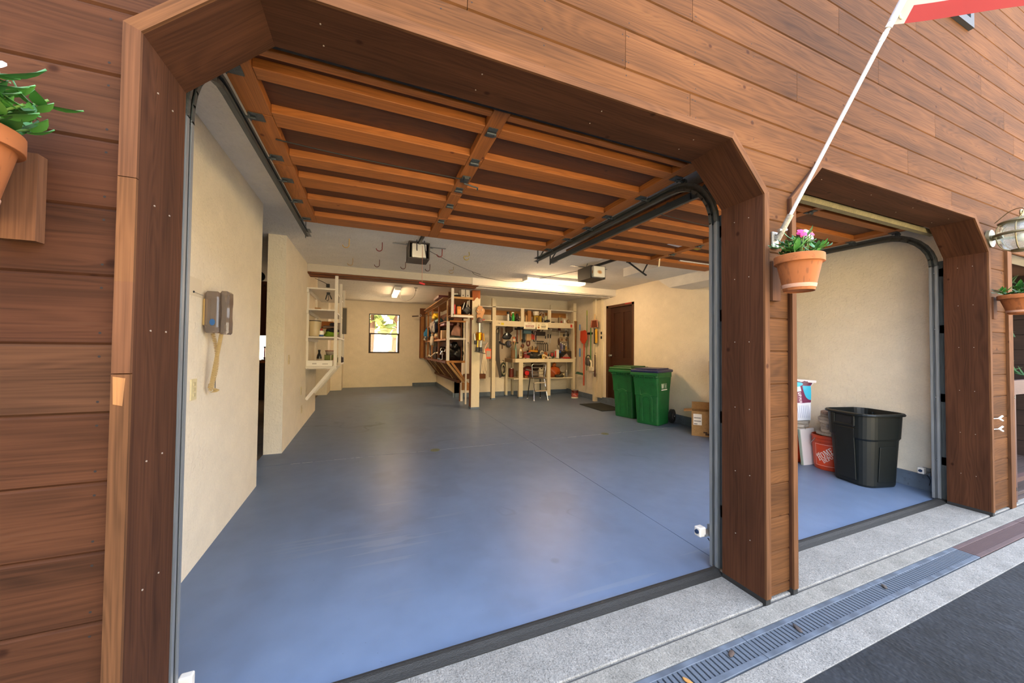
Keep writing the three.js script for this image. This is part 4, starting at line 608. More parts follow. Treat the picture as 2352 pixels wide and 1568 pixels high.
{
  let o = thing('rag_bundle', 'long white rags hanging right of the thick post', 'rags', [2.09, 1.28, -6.0]); for (let i = 0; i < 4; i++) part('rag_strip', tube([[.02, 0, 0], [-.01 + .02 * i, -.2, .01], [-.03 + .035 * i, -.36, .0], [-.035 + .035 * i, -.52 + .05 * (i % 2), .01]], .017, 14, 6), C(0xcdbfa6, .95), o); part('tie', tube([[.02, 0, 0], [.06, .08, 0], [.1, .14, 0]], .014, 8), C(0xd4b49a, .9), o);
  o = thing('orange_packet', 'orange packet with a grey label hanging beside the rags', 'packet', [2.24, 1.07, -6.15]); part('packet', rbox(.15, .22, .04, .012, 0, .11, 0), C(0xd4542a, .5), o); part('label_patch', rbox(.1, .13, .002, .001, .01, .11, .0205, 1), C(0xa59a8c, .7), o); part('hang_tab', rbox(.03, .03, .004, .001, 0, .23, 0, 1), C(0xd4542a, .5), o);
  o = thing('tool_rack', 'upright white boards behind the rags, hung with spanners', 'rack', [2.3, .75, -6.9]); part('board', uvm(span(-.1, .08, 0, 1.15, -.09, -.06), 'y', 3, 1), M.trimWhite, o); part('ledge', uvm(span(-.32, .14, .66, .69, -.06, .1), 'x', 3, 1), M.trimWhite, o); part('low_tray', span(-.42, .12, -.17, -.06, -.08, .05), M.rawDark, o);
  for (const [x, l] of [[-.06, .22], [.04, .2]]) part('spanner', [rod([x, .75 + l * .2, -.04], [x, .75 + l + .06, -.045], .008), new THREE.TorusGeometry(.022, .008, 6, 14).translate(x, .75 + l + .08, -.045)], M.steel, o);
}
// ================================================================ workbench, pegboard and the shelf above
const BZ = -6.46, BTOP = 1.06;
{
  const P = (o, n, geo, m = M.trim, g = 'y') => part(n, uvm(geo, g, 3, 1, rnd(), rnd()), m, o), f = fy(BZ);
  const b = thing('workbench', 'cream painted workbench with a lower shelf, against the pegboard', 'workbench');
  P(b, 'bench_top', span(3.02, 4.66, BTOP - .085, BTOP, -6.97, BZ), M.trim, 'x'); P(b, 'apron', span(2.95, 3.02, BTOP - .085, BTOP, -6.97, BZ + .0), C(0x9a8468, .8), 'z');
  for (const [x0, x1, z] of [[3.12, 3.225, BZ - .01], [3.872, 3.96, BZ - .01], [4.59, 4.66, BZ - .01], [2.95, 3.0, -6.9], [3.12, 3.16, -6.9]]) { P(b, 'leg', span(x0, x1, f, BTOP - .085, z - .07, z)); P(b, 'leg_foot', span(x0 - .004, x1 + .004, f, f + .035, z - .074, z + .004), M.curb); }
  P(b, 'lower_shelf', span(3.0, 4.64, .575, .597, -6.96, BZ - .03), M.trim, 'x');
  const s = thing('overhead_shelf', 'cream painted shelf with dividers above the pegboard', 'shelf');
  for (const x of [2.443, 4.59]) { P(s, 'post', span(x, x + .085, x > 4 ? BTOP : f, 2.455, BZ - .09, BZ)); if (x < 4) P(s, 'post_foot', span(x - .004, x + .089, f, f + .035, BZ - .094, BZ + .004), M.curb); }
  P(s, 'shelf_board', span(2.1, 4.68, 1.925, 1.945, -6.99, BZ - .002), M.trim, 'x'); P(s, 'front_rail', span(2.528, 4.59, 1.818, 1.928, BZ - .03, BZ), M.trim, 'x'); P(s, 'top_board', span(2.1, 4.68, 2.245, 2.262, -6.99, BZ), M.trimWhite, 'x'); P(s, 'back_board', span(2.1, 4.68, 2.12, 2.24, -6.995, -6.98), M.raw, 'x');
  for (const x of [3.155, 3.875]) P(s, 'divider', span(x, x + .083, 1.928, 2.245, BZ - .04, BZ)); P(s, 'side_panel', span(4.2, 4.68, 2.262, 2.45, -6.99, -6.95), M.wall, 'x');
  part('yellow_sticker', box(.07, .05, .002), C(0xd8c22a, .6), s, [2.69, 1.87, BZ + .001]); part('red_sticker', box(.055, .075, .002), C(0xc0392b, .6), s, [4.53, 1.88, BZ + .001]); part('pencil_note', [box(.06, .006, .0015, 2.6, 1.885, BZ + .0008), box(.035, .004, .0015, 2.615, 1.876, BZ + .0008)], C(0x5a4a3a, .8), s);
  const pegT = tex(256, 256, (u, v) => { const a = (u * 8) % 1 - .5, c = (v * 8) % 1 - .5; const l = Math.hypot(a, c) < .14 ? 90 : 236; return [l, l * .98, l * .95]; });
  const pb = thing('pegboard', 'pale perforated pegboard behind the workbench', 'pegboard'); part('board', uvm(span(2.55, 4.69, .6, 1.925, -6.995, -6.982), 'x', .2, .2), mat(0xc2b4a2, .85, { map: pegT }), pb); part('edge_strip', uvm(span(2.55, 4.69, .96, .985, -6.982, -6.975), 'x', 3, 1), M.trim, pb);
}
const PZ = -6.975;
{ // licence plates on the shelf rail
  const plate = (x, y, label, draw) => { const o = thing('licence_plate', label, 'licence plate', [x, y, BZ + .004]); part('plate', rbox(.305, .152, .006, .0025, 0, 0, 0, 1), C(0xefe6cc, .5), o); const t = canvasTex(512, 256, draw); const g = new THREE.PlaneGeometry(.297, .146); part('lettering', g, mat(0xffffff, .5, { map: t }), o, [0, 0, .0034]); };
  plate(3.38, 1.85, 'white licence plate with red lettering on the shelf rail', (x) => { x.fillStyle = '#f0e8d2'; x.fillRect(0, 0, 512, 256); x.strokeStyle = '#d9cdb0'; x.lineWidth = 10; x.strokeRect(8, 8, 496, 240); x.fillStyle = '#a2603c'; x.font = 'italic bold 38px serif'; x.textAlign = 'center'; x.fillText('California', 250, 56); x.fillStyle = '#8f2a20'; x.save(); x.translate(256, 196); x.scale(.86, 1.35); x.font = 'bold 100px sans-serif'; x.fillText('WARFAIR', 0, 0); x.restore(); x.fillStyle = '#6a7a72'; x.fillRect(70, 214, 380, 12); });
  plate(3.715, 1.843, 'cream licence plate with black lettering and an orange emblem', (x) => { x.fillStyle = '#efe3bf'; x.fillRect(0, 0, 512, 256); x.fillStyle = '#b8742e'; x.beginPath(); x.ellipse(88, 178, 40, 46, 0, 0, 7); x.fill(); x.fillStyle = '#8a7a40'; x.beginPath(); x.ellipse(96, 80, 26, 24, .5, 0, 7); x.fill(); x.fillStyle = '#2b241c'; x.font = 'italic bold 34px serif'; x.textAlign = 'center'; x.fillText('California', 300, 56); x.save(); x.translate(320, 184); x.scale(.85, 1.35); x.font = 'bold 96px sans-serif'; x.fillText('WARF', 0, 0); x.restore(); x.fillStyle = '#6a5a48'; x.fillRect(180, 212, 240, 8); });
}
{ // on the overhead shelf
  const Y = 1.946, Z = -6.62, O = (n, l, c, x, z = Z, t = 0) => thing(n, l, c, [x, Y, z], t); let o;
  o = O('flashlight', 'white bottle with a black top on the overhead shelf', 'bottle', 2.89); part('body', cyl(.026, .026, .17), M.white, o); part('cap', cyl(.034, .038, .06, 0, .17, 0), M.black, o);
  o = O('green_bottle', 'bright green spray bottle on the overhead shelf', 'bottle', 3.02); part('body', lathe([[0, 0], [.035, 0], [.037, .12], [.02, .17], [.015, .2], [0, .2]]), C(0x2fae3c, .3), o); part('trigger', [box(.06, .025, .025, -.01, .215, 0), bar([-.035, .21, 0], [-.045, .17, 0], .012, .012)], C(0xd8e0c8, .4), o);
  o = O('teal_bottle', 'dark teal bottle behind the green spray bottle', 'bottle', 2.965, -6.72); part('body', lathe([[0, 0], [.04, 0], [.04, .1], [.016, .14], [.016, .17], [0, .17]]), C(0x20443e, .3), o); part('cap', cyl(.018, .018, .02, 0, .17, 0), M.black, o);
  o = O('lamp_holder', 'dark clamp lamp right of the green spray bottle', 'lamp', 3.12); part('shade', lathe([[.0, .2], [.03, .19], [.05, .1], [.06, .06], [.055, .06], [.028, .18], [0, .19]]), C(0x3c3022, .5), o); part('base', lump(.12, .07, .1, 4, .15), C(0x241c16, .7), o); part('arm', rod([.04, .06, .03], [.14, .1, .1], .014), C(0x6a5030, .5), o);
  o = O('wooden_brace', 'upright orange board on the overhead shelf', 'board', 3.44); part('board', uvm(span(-.045, .045, 0, .28, -.02, .02), 'y', 3, 1), M.raw, o); part('pale_stick', uvm(span(-.1, -.06, 0, .16, -.01, .02), 'y', 3, 1), M.rawPale, o);
  o = O('oil_jug', 'yellow oil jug with a white top on the overhead shelf', 'jug', 3.62); part('body', rbox(.13, .17, .09, .02, 0, .085, 0), C(0x9a7a1a, .35), o); part('top', lathe([[.07, .17], [.08, .26], [.085, .27], [0, .275]]), C(0xd9d0bc, .5), o); part('label_patch', box(.04, .11, .002, .01, .07, .046), C(0x4a3410, .6), o);
  o = O('yellow_jug', 'darker yellow bottle beside the oil jug', 'jug', 3.735); part('body', rbox(.07, .17, .08, .016, 0, .085, 0), C(0xb08c1c, .35), o); part('cap', cyl(.02, .02, .03, 0, .17, 0), M.black, o);
  o = O('wire_coil', 'grey wire looped over the bottles on the overhead shelf', 'wire', 3.83, -6.7); part('coil', [new THREE.TorusGeometry(.07, .01, 6, 24).translate(0, .2, 0), new THREE.TorusGeometry(.06, .01, 6, 24).rotateY(.5).translate(.02, .19, .01)], C(0xa89c90, .5), o); part('stand', box(.03, .13, .03, 0, .065, 0), M.iron, o);
  o = O('cup', 'upside-down pale green cup on the overhead shelf', 'cup', 3.90, -6.6); part('body', lathe([[.062, .06], [.045, .17], [0, .175]]), C(0xb9b890, .4), o); part('rim', lathe([[.058, .055], [.066, .058], [.066, .066], [.058, .066]]), C(0xa5a47c, .4), o); part('stack', cyl(.05, .05, .056), C(0x2a2420, .7), o);
  o = O('black_pad', 'shiny black knee pad on the overhead shelf edge', 'pad', 3.88, -6.49); part('pad', lump(.18, .07, .08, 9, .1), C(0x15131a, .3), o); part('strap', new THREE.TorusGeometry(.03, .006, 6, 14).rotateX(1.4).translate(.02, .06, .02), C(0x2a2830, .5), o);
  o = O('parts_can', 'printed can with a red base in the right bay of the overhead shelf', 'can', 4.30); part('body', rbox(.1, .15, .06, .008, 0, .075, 0), C(0x8a7c64, .5), o); part('spout', cyl(.012, .01, .05, -.01, .15, 0), C(0xc79a2a, .5), o); part('label_patch', box(.04, .05, .002, .02, .035, .031), C(0x8a2a20, .6), o);
  o = O('white_jar', 'small white jar in the right bay of the overhead shelf', 'jar', 4.395, -6.56); part('body', cyl(.03, .028, .08), M.white, o); part('lid', cyl(.03, .03, .016, 0, .08, 0), C(0xd9d2c4, .5), o);
  o = O('tape_roll', 'roll of brown tape at the right end of the overhead shelf', 'tape', 4.53, -6.6); part('roll', new THREE.TorusGeometry(.035, .018, 8, 20).translate(0, .055, 0), C(0x8f6a44, .5), o); part('core', new THREE.TorusGeometry(.018, .004, 6, 16).translate(0, .055, 0), C(0xc7a878, .8), o);
  o = O('dark_dish', 'small dark dish in the right bay of the overhead shelf', 'dish', 4.08); part('dish', lathe([[0, 0], [.05, 0], [.06, .03], [.055, .03], [.045, .006], [0, .006]]), M.iron, o); part('knob', new THREE.SphereGeometry(.01, 8, 6).translate(0, .012, 0), M.steel, o);
}
{ // hand tools on the pegboard
  const O = (n, l, c, x, y, tilt = 0, g = 'hand tools on the pegboard') => { const o = thing(n, l, c, [x, y, PZ], 0, g); o.rotation.z = tilt; o.scale.set(1.25, 1.25, 1); return o; }; let o;
  const peg = (o, y = 0) => part('peg', rod([0, y, -.006], [0, y, .03], .004), M.steel, o);
  const hammer = (l, x, y, h, hm, head = M.iron) => { o = O('hammer', l, 'hammer', x, y); part('handle', [rod([0, 0, .022], [0, -h, .022], .012)], hm, o); part('head', [rod([-.055, 0, .022], [.05, 0, .022], .016), bar([.04, 0, .022], [.075, -.02, .022], .022, .008)], head, o); peg(o, -.03); return o; };
  hammer('hammer with a long brown handle on the pegboard', 3.27, 1.79, .27, C(0x7a3a1e, .6)); hammer('black mallet with a pale handle on the pegboard', 3.36, 1.80, .25, M.rawPale, M.black);
  const driver = (l, x, y, hl, sl, hex) => { o = O('screwdriver', l, 'screwdriver', x, y); part('handle', lathe([[0, 0], [.011, -.004], [.013, -.04], [.01, -hl], [0, -hl]].map(([a, b]) => [a, b]), 10), C(hex, .4), o, [0, 0, .02]); part('blade', rod([0, -hl, .02], [0, -hl - sl, .02], .005), M.steel, o); peg(o, -.02); };
  driver('screwdriver with a fat black handle, left of the row', 4.14, 1.69, .09, .13, 0x17151c); driver('slim screwdriver with a black handle at the right of the row', 4.205, 1.68, .08, .1, 0x1f1d24); driver('short stubby screwdriver with a black handle', 4.065, 1.64, .06, .03, 0x26232a); driver('screwdriver with a purple handle', 3.79, 1.66, .12, .14, 0x3a1430);
  const file = (l, x, y, len, hex, m) => { o = O('file', l, 'file', x, y); part('blade', box(.018, len * .6, .006, 0, -len * .3, .016), m, o); part('handle', rod([0, -len * .6, .016], [0, -len, .016], .012), C(hex, .6), o); peg(o, -.015); };
  file('pale flat file at the left end of the pegboard', 2.735, 1.80, .3, 0xd8c4a0, C(0xcabfae, .5)); file('dark file with a pale stripe at the left of the pegboard', 2.785, 1.84, .42, 0x2a211c, M.iron); file('long brown-handled file near the left post', 2.84, 1.83, .34, 0x4a2c1c, M.rawDark); file('longest brown file beside the hanging gloves', 2.88, 1.82, .42, 0x6a4a30, M.rawDark);
  o = O('brown_glove', 'brown leather tool bag hanging under the shelf', 'tool bag', 3.0, 1.66); part('bag', lump(.16, .17, .07, 4, .14), C(0x4f3826, .8), o, [.03, .02, .04]); part('flap', lump(.1, .1, .06, 7, .15), C(0x5f4630, .8), o, [.06, .1, .05]); peg(o, .18);
  o = O('black_pouch', 'black pouch hanging below the brown tool bag', 'pouch', 2.99, 1.53); part('pouch', lump(.19, .13, .06, 12, .12), C(0x17151a, .5), o, [0, 0, .04]); part('chrome_clip', lump(.05, .1, .03, 3, .15), M.steel, o, [-.01, .06, .06]); peg(o, .15);
  o = O('curved_knife', 'black curved knife below the files', 'knife', 2.85, 1.43, -.15); part('handle', tube([[-.06, .03, .02], [0, 0, .02], [.08, -.02, .02]], .016, 12, 8), M.black, o); part('ferrule', new THREE.SphereGeometry(.015, 8, 6).translate(-.06, .035, .02), M.white, o); peg(o, .02);
  o = O('tape_measure', 'blue grey reel with a dark cable on the pegboard', 'reel', 3.05, 1.42); part('reel', cyl(.06, .06, .04, 0, 0, 0, 20).rotateX(Math.PI / 2).translate(0, 0, .012), C(0x3a3c4c, .5), o); part('hub', cyl(.03, .03, .05).rotateX(Math.PI / 2).translate(.01, 0, .012), C(0x6a6878, .5), o); part('cable', [new THREE.TorusGeometry(.065, .008, 6, 20).translate(-.01, -.005, .02)], C(0x4a4030, .7), o); part('tip', new THREE.SphereGeometry(.012, 8, 6).translate(.035, -.065, .03), M.white, o);
  o = O('chalk_box', 'orange and white chalk line box on the pegboard', 'chalk line', 3.185, 1.52); part('case', rbox(.055, .12, .03, .01, 0, 0, .02), C(0xc2663a, .5), o); part('band', box(.057, .05, .032, 0, -.005, .02), C(0xe0cdb4, .6), o); part('hook', rod([.02, -.05, .02], [.09, -.06, .02], .014), M.black, o);
  o = O('knife', 'small black utility knife above the chalk line box', 'knife', 3.225, 1.6); part('handle', rod([0, .0, .02], [.005, -.09, .02], .012), M.black, o); part('blade', rod([0, 0, .02], [-.002, .05, .02], .005), M.steel, o);
  o = O('wire_hook', 'bent steel wire between the two hammers', 'wire', 3.315, 1.72); part('wire', tube([[0, .06, .02], [.0, -.04, .02], [-.02, -.07, .02], [-.04, -.06, .02]], .004, 14), M.steel, o);
  o = O('level', 'black and silver spirit level under the overhead shelf', 'level', 3.36, 1.835); part('body', rbox(.16, .05, .02, .004, 0, 0, .05), M.black, o); part('vial', box(.06, .014, .004, .01, .0, .0615), C(0x8aa0b4, .3), o); peg(o);
  o = O('blue_drill', 'grey blue cordless drill hanging on the pegboard', 'drill', 3.52, 1.70); part('body', rod([-.08, .02, .04], [.09, .02, .04], .04, 14), C(0x5f7f8a, .45), o); part('grip', rbox(.05, .14, .045, .012, -.06, -.08, .04), C(0x20343a, .6), o); part('battery', rbox(.07, .05, .07, .01, -.065, -.165, .04), M.black, o); part('chuck', rod([.09, .02, .04], [.14, .02, .04], .022, 12), M.black, o); peg(o, .03);
  o = O('tan_block', 'tan sanding block on the pegboard right of the drill', 'block', 3.585, 1.6); part('block', rbox(.11, .16, .03, .004, 0, 0, .018), C(0xc9a474, .8), o); part('face', rbox(.1, .01, .034, .002, 0, -.075, .018), C(0x8f7350, .8), o);
  o = O('red_snips', 'red handled snips on the pegboard', 'snips', 3.70, 1.67); part('handle', [rbox(.035, .11, .02, .008, -.016, -.05, .02), rbox(.035, .1, .02, .008, .02, -.06, .02)], C(0xc23a22, .5), o); part('blade', [bar([-.01, 0, .02], [.01, .08, .02], .014, .008), bar([.012, 0, .02], [-.008, .08, .02], .014, .008)], M.iron, o); part('tip', rod([.02, -.1, .02], [.02, -.15, .02], .01), M.black, o);
  o = O('pliers', 'pliers with purple grips beside the red snips', 'pliers', 3.77, 1.76); part('jaws', [bar([-.012, 0, .02], [0, .07, .02], .014, .01), bar([.012, 0, .02], [0, .07, .02], .014, .01)], M.steel, o); part('grip', [tube([[-.01, 0, .02], [-.025, -.05, .02], [-.02, -.11, .02]], .008, 8), tube([[.01, 0, .02], [.025, -.05, .02], [.02, -.11, .02]], .008, 8)], C(0x5a2448, .5), o);
  o = O('wood_plane', 'dark block plane hanging under the licence plates', 'plane', 3.92, 1.69); part('body', rbox(.2, .08, .05, .012, 0, 0, .03), C(0x2f2018, .5), o); part('tote', lump(.07, .09, .05, 3, .1), C(0x4a2c1c, .5), o, [-.05, .02, .03]); part('iron', bar([.02, .03, .03], [.06, .1, .03], .03, .006), M.iron, o);
  o = O('trowel', 'mason trowel with a broad grey blade on the pegboard', 'trowel', 4.19, 1.76, .5); part('blade', slab([[0, -.09], [.055, 0], [.02, .05], [-.02, .05], [-.055, 0]], .004).scale(1, .9, 1), C(0x9a8f7c, .4), o, [0, 0, .03]); part('handle', rod([0, .06, .03], [.0, .16, .04], .018), M.black, o); peg(o, .02);
  o = O('try_square', 'thin black bar lying across the middle of the pegboard', 'bar', 3.88, 1.495); part('bar', rbox(.22, .018, .014, .004, 0, 0, .014), M.black, o); part('joint', cyl(.012, .012, .02).rotateX(Math.PI / 2).translate(-.05, 0, .014), M.iron, o);
  const wrench = (l, x, len) => { o = O('wrench', l, 'wrench', x, 1.43, .0, 'row of old wrenches on the pegboard'); part('shaft', box(.016, len, .008, 0, -len / 2, .014), M.iron, o); part('jaw', [new THREE.TorusGeometry(.018, .007, 6, 12, 4.4).rotateZ(2.6).translate(0, .018, .014)], M.iron, o); part('ring', new THREE.TorusGeometry(.012, .005, 6, 12).translate(0, -len - .01, .014), M.iron, o); };
  [[3.80, .15, 'leftmost wrench of the row, right of the loop handles'], [3.855, .19, 'second wrench from the left in the row'], [3.91, .17, 'third wrench from the left in the row'], [3.965, .13, 'fourth wrench from the left in the row'], [4.02, .14, 'fifth wrench from the left in the row'], [4.075, .17, 'sixth wrench from the left in the row'], [4.13, .12, 'rightmost wrench of the row']].forEach(([x, l, t]) => wrench(t, x, l));
  o = O('red_loop', 'red brown coping saw loop on the pegboard', 'loop', 3.575, 1.44); part('loop', new THREE.TorusGeometry(.042, .016, 8, 20).scale(.8, 1.15, 1).translate(0, 0, .02), C(0x6a3424, .5), o); part('cord', tube([[0, .045, .02], [.01, .1, .02]], .006, 8), C(0x4a3020, .6), o);
  o = O('hand_drill', 'brown hand drill standing on the pegboard left of centre', 'hand drill', 3.42, 1.41); part('wheel', lump(.07, .09, .04, 5, .06), C(0x6a3a20, .5), o, [0, -.07, .02]); part('shaft', rod([0, .02, .03], [0, .09, .03], .006), M.iron, o); part('handle', rod([-.03, .095, .03], [.03, .095, .03], .01), C(0x5a3018, .6), o);
  o = O('pry_bar', 'crossed red and brown bars hung below the right end of the shelf', 'bar', 4.50, 1.75, -.1); part('bar', [rod([-.22, .0, .03], [.22, 0, .03], .007), rod([-.2, .03, .035], [.21, .025, .035], .006)], C(0x4a2a1e, .5), o); part('end_hook', [tube([[-.22, .0, .03], [-.235, .015, .03], [-.22, .03, .03]], .007, 8), tube([[.22, 0, .03], [.24, .015, .03], [.22, .03, .03]], .007, 8)], M.white, o); peg(o, .01);
  o = O('caliper', 'dark red tool with a thin pale blade hung under the shelf', 'tool', 4.45, 1.80); part('body', rbox(.05, .07, .03, .006, 0, .02, .06), C(0x5a1c22, .5), o); part('blade', rod([0, -.02, .06], [.0, -.15, .06], .004), M.steel, o); peg(o, .03);
  o = O('tin_shelf', 'small pale two-tier wall rack with tins, at the right of the pegboard', 'rack', 4.62, 1.5); part('back', box(.22, .2, .008, 0, .1, .006), C(0xb79f7c, .7), o); part('tier', [box(.22, .012, .1, 0, .006, .05), box(.22, .012, .1, 0, .095, .05)], C(0xc9b18c, .7), o); for (let i = 0; i < 4; i++) part('tin', cyl(.018, .018, .05 + .01 * (i % 2), -.075 + i * .05, i % 2 ? .101 : .012, .055, 12), i % 2 ? M.iron : C(0x8a5a34, .5), o);
  o = O('brown_gourd', 'dark oval pad hung left of the small wall rack', 'pad', 4.455, 1.5); part('pad', lump(.05, .17, .03, 4, .05), C(0x4a3020, .7), o, [0, -.08, .02]); peg(o, .06);
  o = O('spice_rack', 'narrow rack of small pegs down the right edge of the pegboard', 'rack', 4.665, 1.62); part('strip', span(-.02, .02, -.1, .2, .004, .02), M.trimWhite, o); for (let i = 0; i < 7; i++) part('small_peg', rod([-.02, -.08 + i * .042, .02], [.02, -.08 + i * .042, .035], .006, 6), i % 2 ? M.iron : M.steel, o);
  o = O('scissors', 'long black tongs hung at the right of the pegboard', 'tongs', 4.66, 1.52, .12); part('arm', [rod([-.02, .08, .12], [.0, -.28, .11], .006), rod([.015, .08, .125], [.012, -.28, .115], .006)], M.black, o); part('pivot', cyl(.012, .012, .02).rotateX(Math.PI / 2).translate(0, -.2, .115), M.steel, o);
  o = O('low_shelf_rack', 'wire shelf of bottles under the small wall rack', 'rack', 4.64, 1.25); part('shelf', [box(.3, .008, .12, -.02, 0, .06), rod([-.17, .03, .12], [.13, .03, .12], .004)], C(0xb59a72, .6), o); for (const [x, h, c] of [[-.12, .16, 0x5a4878], [-.08, .14, 0x8a86a8], [-.035, .12, 0x3a3440], [.01, .1, 0xb08a3a]]) { const b = part('bottle', cyl(.018, .016, h, x, .004, .06, 12), C(c, .4), o); part('bottle_cap', cyl(.012, .01, .02, x, h + .004, .06, 10), M.white, b); }
}
{ // hung low between the left post and the bench
  let o = thing('hand_saw', 'long dark saw blade hanging behind the left bench post', 'saw', [2.62, 1.6, -6.68]); part('blade', slab([[-.05, .05], [.05, .08], [.09, -.5], [.14, -.98], [.09, -1.0], [.0, -.62], [-.03, -.5]], .006), C(0x35291f, .5), o); part('grip', tube([[0, .05, 0], [.01, .15, .0], [.06, .17, 0], [.07, .08, 0]], .014, 12, 8), C(0x4a3626, .6), o);
  o = thing('cable_coil', 'big coil of dark green and white wire beside the workbench', 'cable', [2.885, .79, -6.9]); for (let i = 0; i < 7; i++) part('wire_loop', new THREE.TorusGeometry(.082 - (i % 4) * .012, .008, 6, 26).scale(.95 - .05 * (i % 3), 1.95, 1).rotateY((i - 3) * .07).rotateZ((i - 3) * .04).translate(0, 0, .01 * (i - 3)), C([0x2e3a2a, 0x4a4a36, 0xb5a98a, 0x26302a][i % 4], .5), o); part('tie', tube([[0, .17, 0], [.02, .2, 0], [0, .22, -.05]], .007, 8), M.iron, o);
  o = thing('wooden_club', 'long turned wooden stick hung on the right bench post', 'stick', [4.635, 1.1, BZ + .03]); part('shaft', lathe([[0, .0], [.014, .005], [.018, .1], [.022, .6], [.03, .82], [.026, .87], [.034, .88], [.034, .9], [0, .9]], 14), mat(0x9a6428, .5, { map: T.lumber }), o); part('knob', new THREE.TorusGeometry(.03, .008, 6, 16).rotateX(Math.PI / 2).translate(0, .9, 0), C(0xb08a58, .5), o);
}
{ // on the bench top
  const O = (n, l, c, x, z = -6.62, t = 0) => { const o = thing(n, l, c, [x, BTOP + .001, z], t); o.scale.set(1.15, 1.2, 1); return o; }; let o;
  o = O('wood_jar', 'tall brown jar of brushes at the left end of the bench', 'jar', 3.06, -6.7); part('body', cyl(.045, .045, .17), C(0x7a5834, .6), o); for (let i = 0; i < 5; i++) part('brush', [rod([-.03 + i * .015, .15, 0], [-.05 + i * .025, .3, .01 * (i - 2)], .006), rbox(.02, .05, .012, .004, -.052 + i * .026, .31, .01 * (i - 2))], C([0x6a4a2c, 0x9a7a4a, 0x3a3a34, 0xb59a6a, 0x5a6a4a][i], .7), o);
  o = O('glass_bottle', 'pale blue green glass bottle on the bench', 'bottle', 3.135, -6.74); part('body', lathe([[0, 0], [.034, 0], [.036, .17], [.02, .23], [.016, .28], [0, .28]]), C(0x7f9a92, .25), o); part('cork', cyl(.014, .014, .03, 0, .28, 0), M.raw, o);
  o = O('spray_can', 'white spray can with dark lettering on the bench', 'spray can', 3.21, -6.6); part('body', lathe([[0, 0], [.034, 0], [.034, .16], [.024, .19], [.024, .2], [0, .2]]), C(0xd8c8a4, .4), o); part('print', [box(.045, .02, .002, 0, .13, .034), box(.045, .02, .002, 0, .095, .034), box(.045, .015, .002, 0, .06, .034)], C(0x3a2a22, .6), o); part('nozzle', cyl(.012, .012, .03, 0, .2, 0), C(0xb98a2a, .5), o);
  o = O('amber_bottle', 'amber bottle behind the white spray can', 'bottle', 3.29, -6.72); part('body', lathe([[0, 0], [.034, 0], [.034, .14], [.014, .19], [.014, .23], [0, .23]]), C(0x8a5a1e, .3), o); part('cap', cyl(.016, .016, .02, 0, .23, 0), M.black, o);
  o = O('red_vise', 'red machine part with a handle on the bench', 'vise', 3.37, -6.62); part('body', [rbox(.13, .07, .1, .012, 0, .035, 0), rbox(.07, .08, .07, .012, -.02, .1, 0)], C(0x7a1f1a, .5), o); part('handle', rod([-.07, .1, .06], [.08, .13, .06], .008), M.steel, o); part('jaw', box(.02, .06, .08, .05, .1, 0), M.iron, o);
  o = O('bench_grinder', 'dark heap of machine parts in the middle of the bench', 'machine', 3.58, -6.66); part('body', lump(.3, .15, .2, 8, .16), C(0x33302a, .5), o); part('pipe', rod([.06, .06, .1], [.2, .12, .1], .014), M.galv, o); part('wheel', new THREE.TorusGeometry(.04, .014, 8, 18).translate(-.08, .09, .1), M.iron, o);
  o = thing('yellow_saw', 'yellow and orange curved tool lying on the machine parts', 'tool', [3.58, BTOP + .15, -6.66]); part('body', lump(.26, .07, .09, 14, .08), C(0xc98a1e, .45), o); part('tip', lump(.07, .04, .05, 3, .1), C(0xb0421e, .5), o, [-.12, .0, .04]); part('grip', rbox(.05, .07, .04, .01, .06, .06, 0), C(0x6a4420, .5), o);
  o = thing('tool_caddy', 'dark caddy of hand tools behind the yellow tool', 'caddy', [3.66, BTOP + .001, -6.85]); part('box', rbox(.3, .2, .1, .01, 0, .1, 0), C(0x2a241e, .7), o); for (let i = 0; i < 6; i++) part('tool_handle', rod([-.12 + i * .048, .19, 0], [-.125 + i * .05, .27 + .02 * (i % 3), .01], .012), C([0x7a4424, 0xb0843a, 0x5a3420, 0xc9a468, 0x3a2a20, 0x8a5a2c][i], .6), o);
  o = O('small_carton', 'small yellow carton with a black mark at the bench edge', 'carton', 3.775, -6.5); part('box', rbox(.06, .08, .045, .003, 0, .04, 0), C(0xd9bb74, .7), o); part('mark', box(.02, .03, .001, 0, .04, .0232), C(0x3a2c1c, .7), o);
  o = O('white_brush', 'long white scrub brush leaning on the bench', 'brush', 3.87, -6.6); part('handle', bar([-.08, .11, 0], [.06, .03, .02], .03, .02), C(0xd8cdb8, .5), o); part('head', lump(.12, .05, .06, 5, .1), C(0xcbbca4, .7), o, [.09, 0, .02]);
  o = O('copper_reel', 'copper coloured round reel on the bench', 'reel', 3.93, -6.74); part('reel', cyl(.065, .065, .06, 0, 0, 0, 20).rotateX(Math.PI / 2).translate(0, .075, -.03), C(0x9a5a24, .4), o); part('ring', new THREE.TorusGeometry(.035, .012, 8, 18).translate(-.085, .12, .04), C(0xd8cdb8, .5), o); part('stand', box(.1, .02, .08, 0, .01, 0), M.rawDark, o);
  o = O('green_can', 'small dark green and red can on the bench', 'can', 4.08, -6.62); part('body', cyl(.032, .032, .13), C(0x23402c, .4), o); part('band', lathe([[.0325, .05], [.0325, .12]]), C(0xa82a22, .5), o);
  o = O('cream_block', 'tall cream board end standing on the bench', 'board', 4.17, -6.55); part('board', uvm(span(-.03, .03, 0, .19, -.05, .05), 'y', 3, 1), M.trimWhite, o); part('red_edge', box(.03, .12, .002, -.045, .1, .03), C(0xb03022, .5), o);
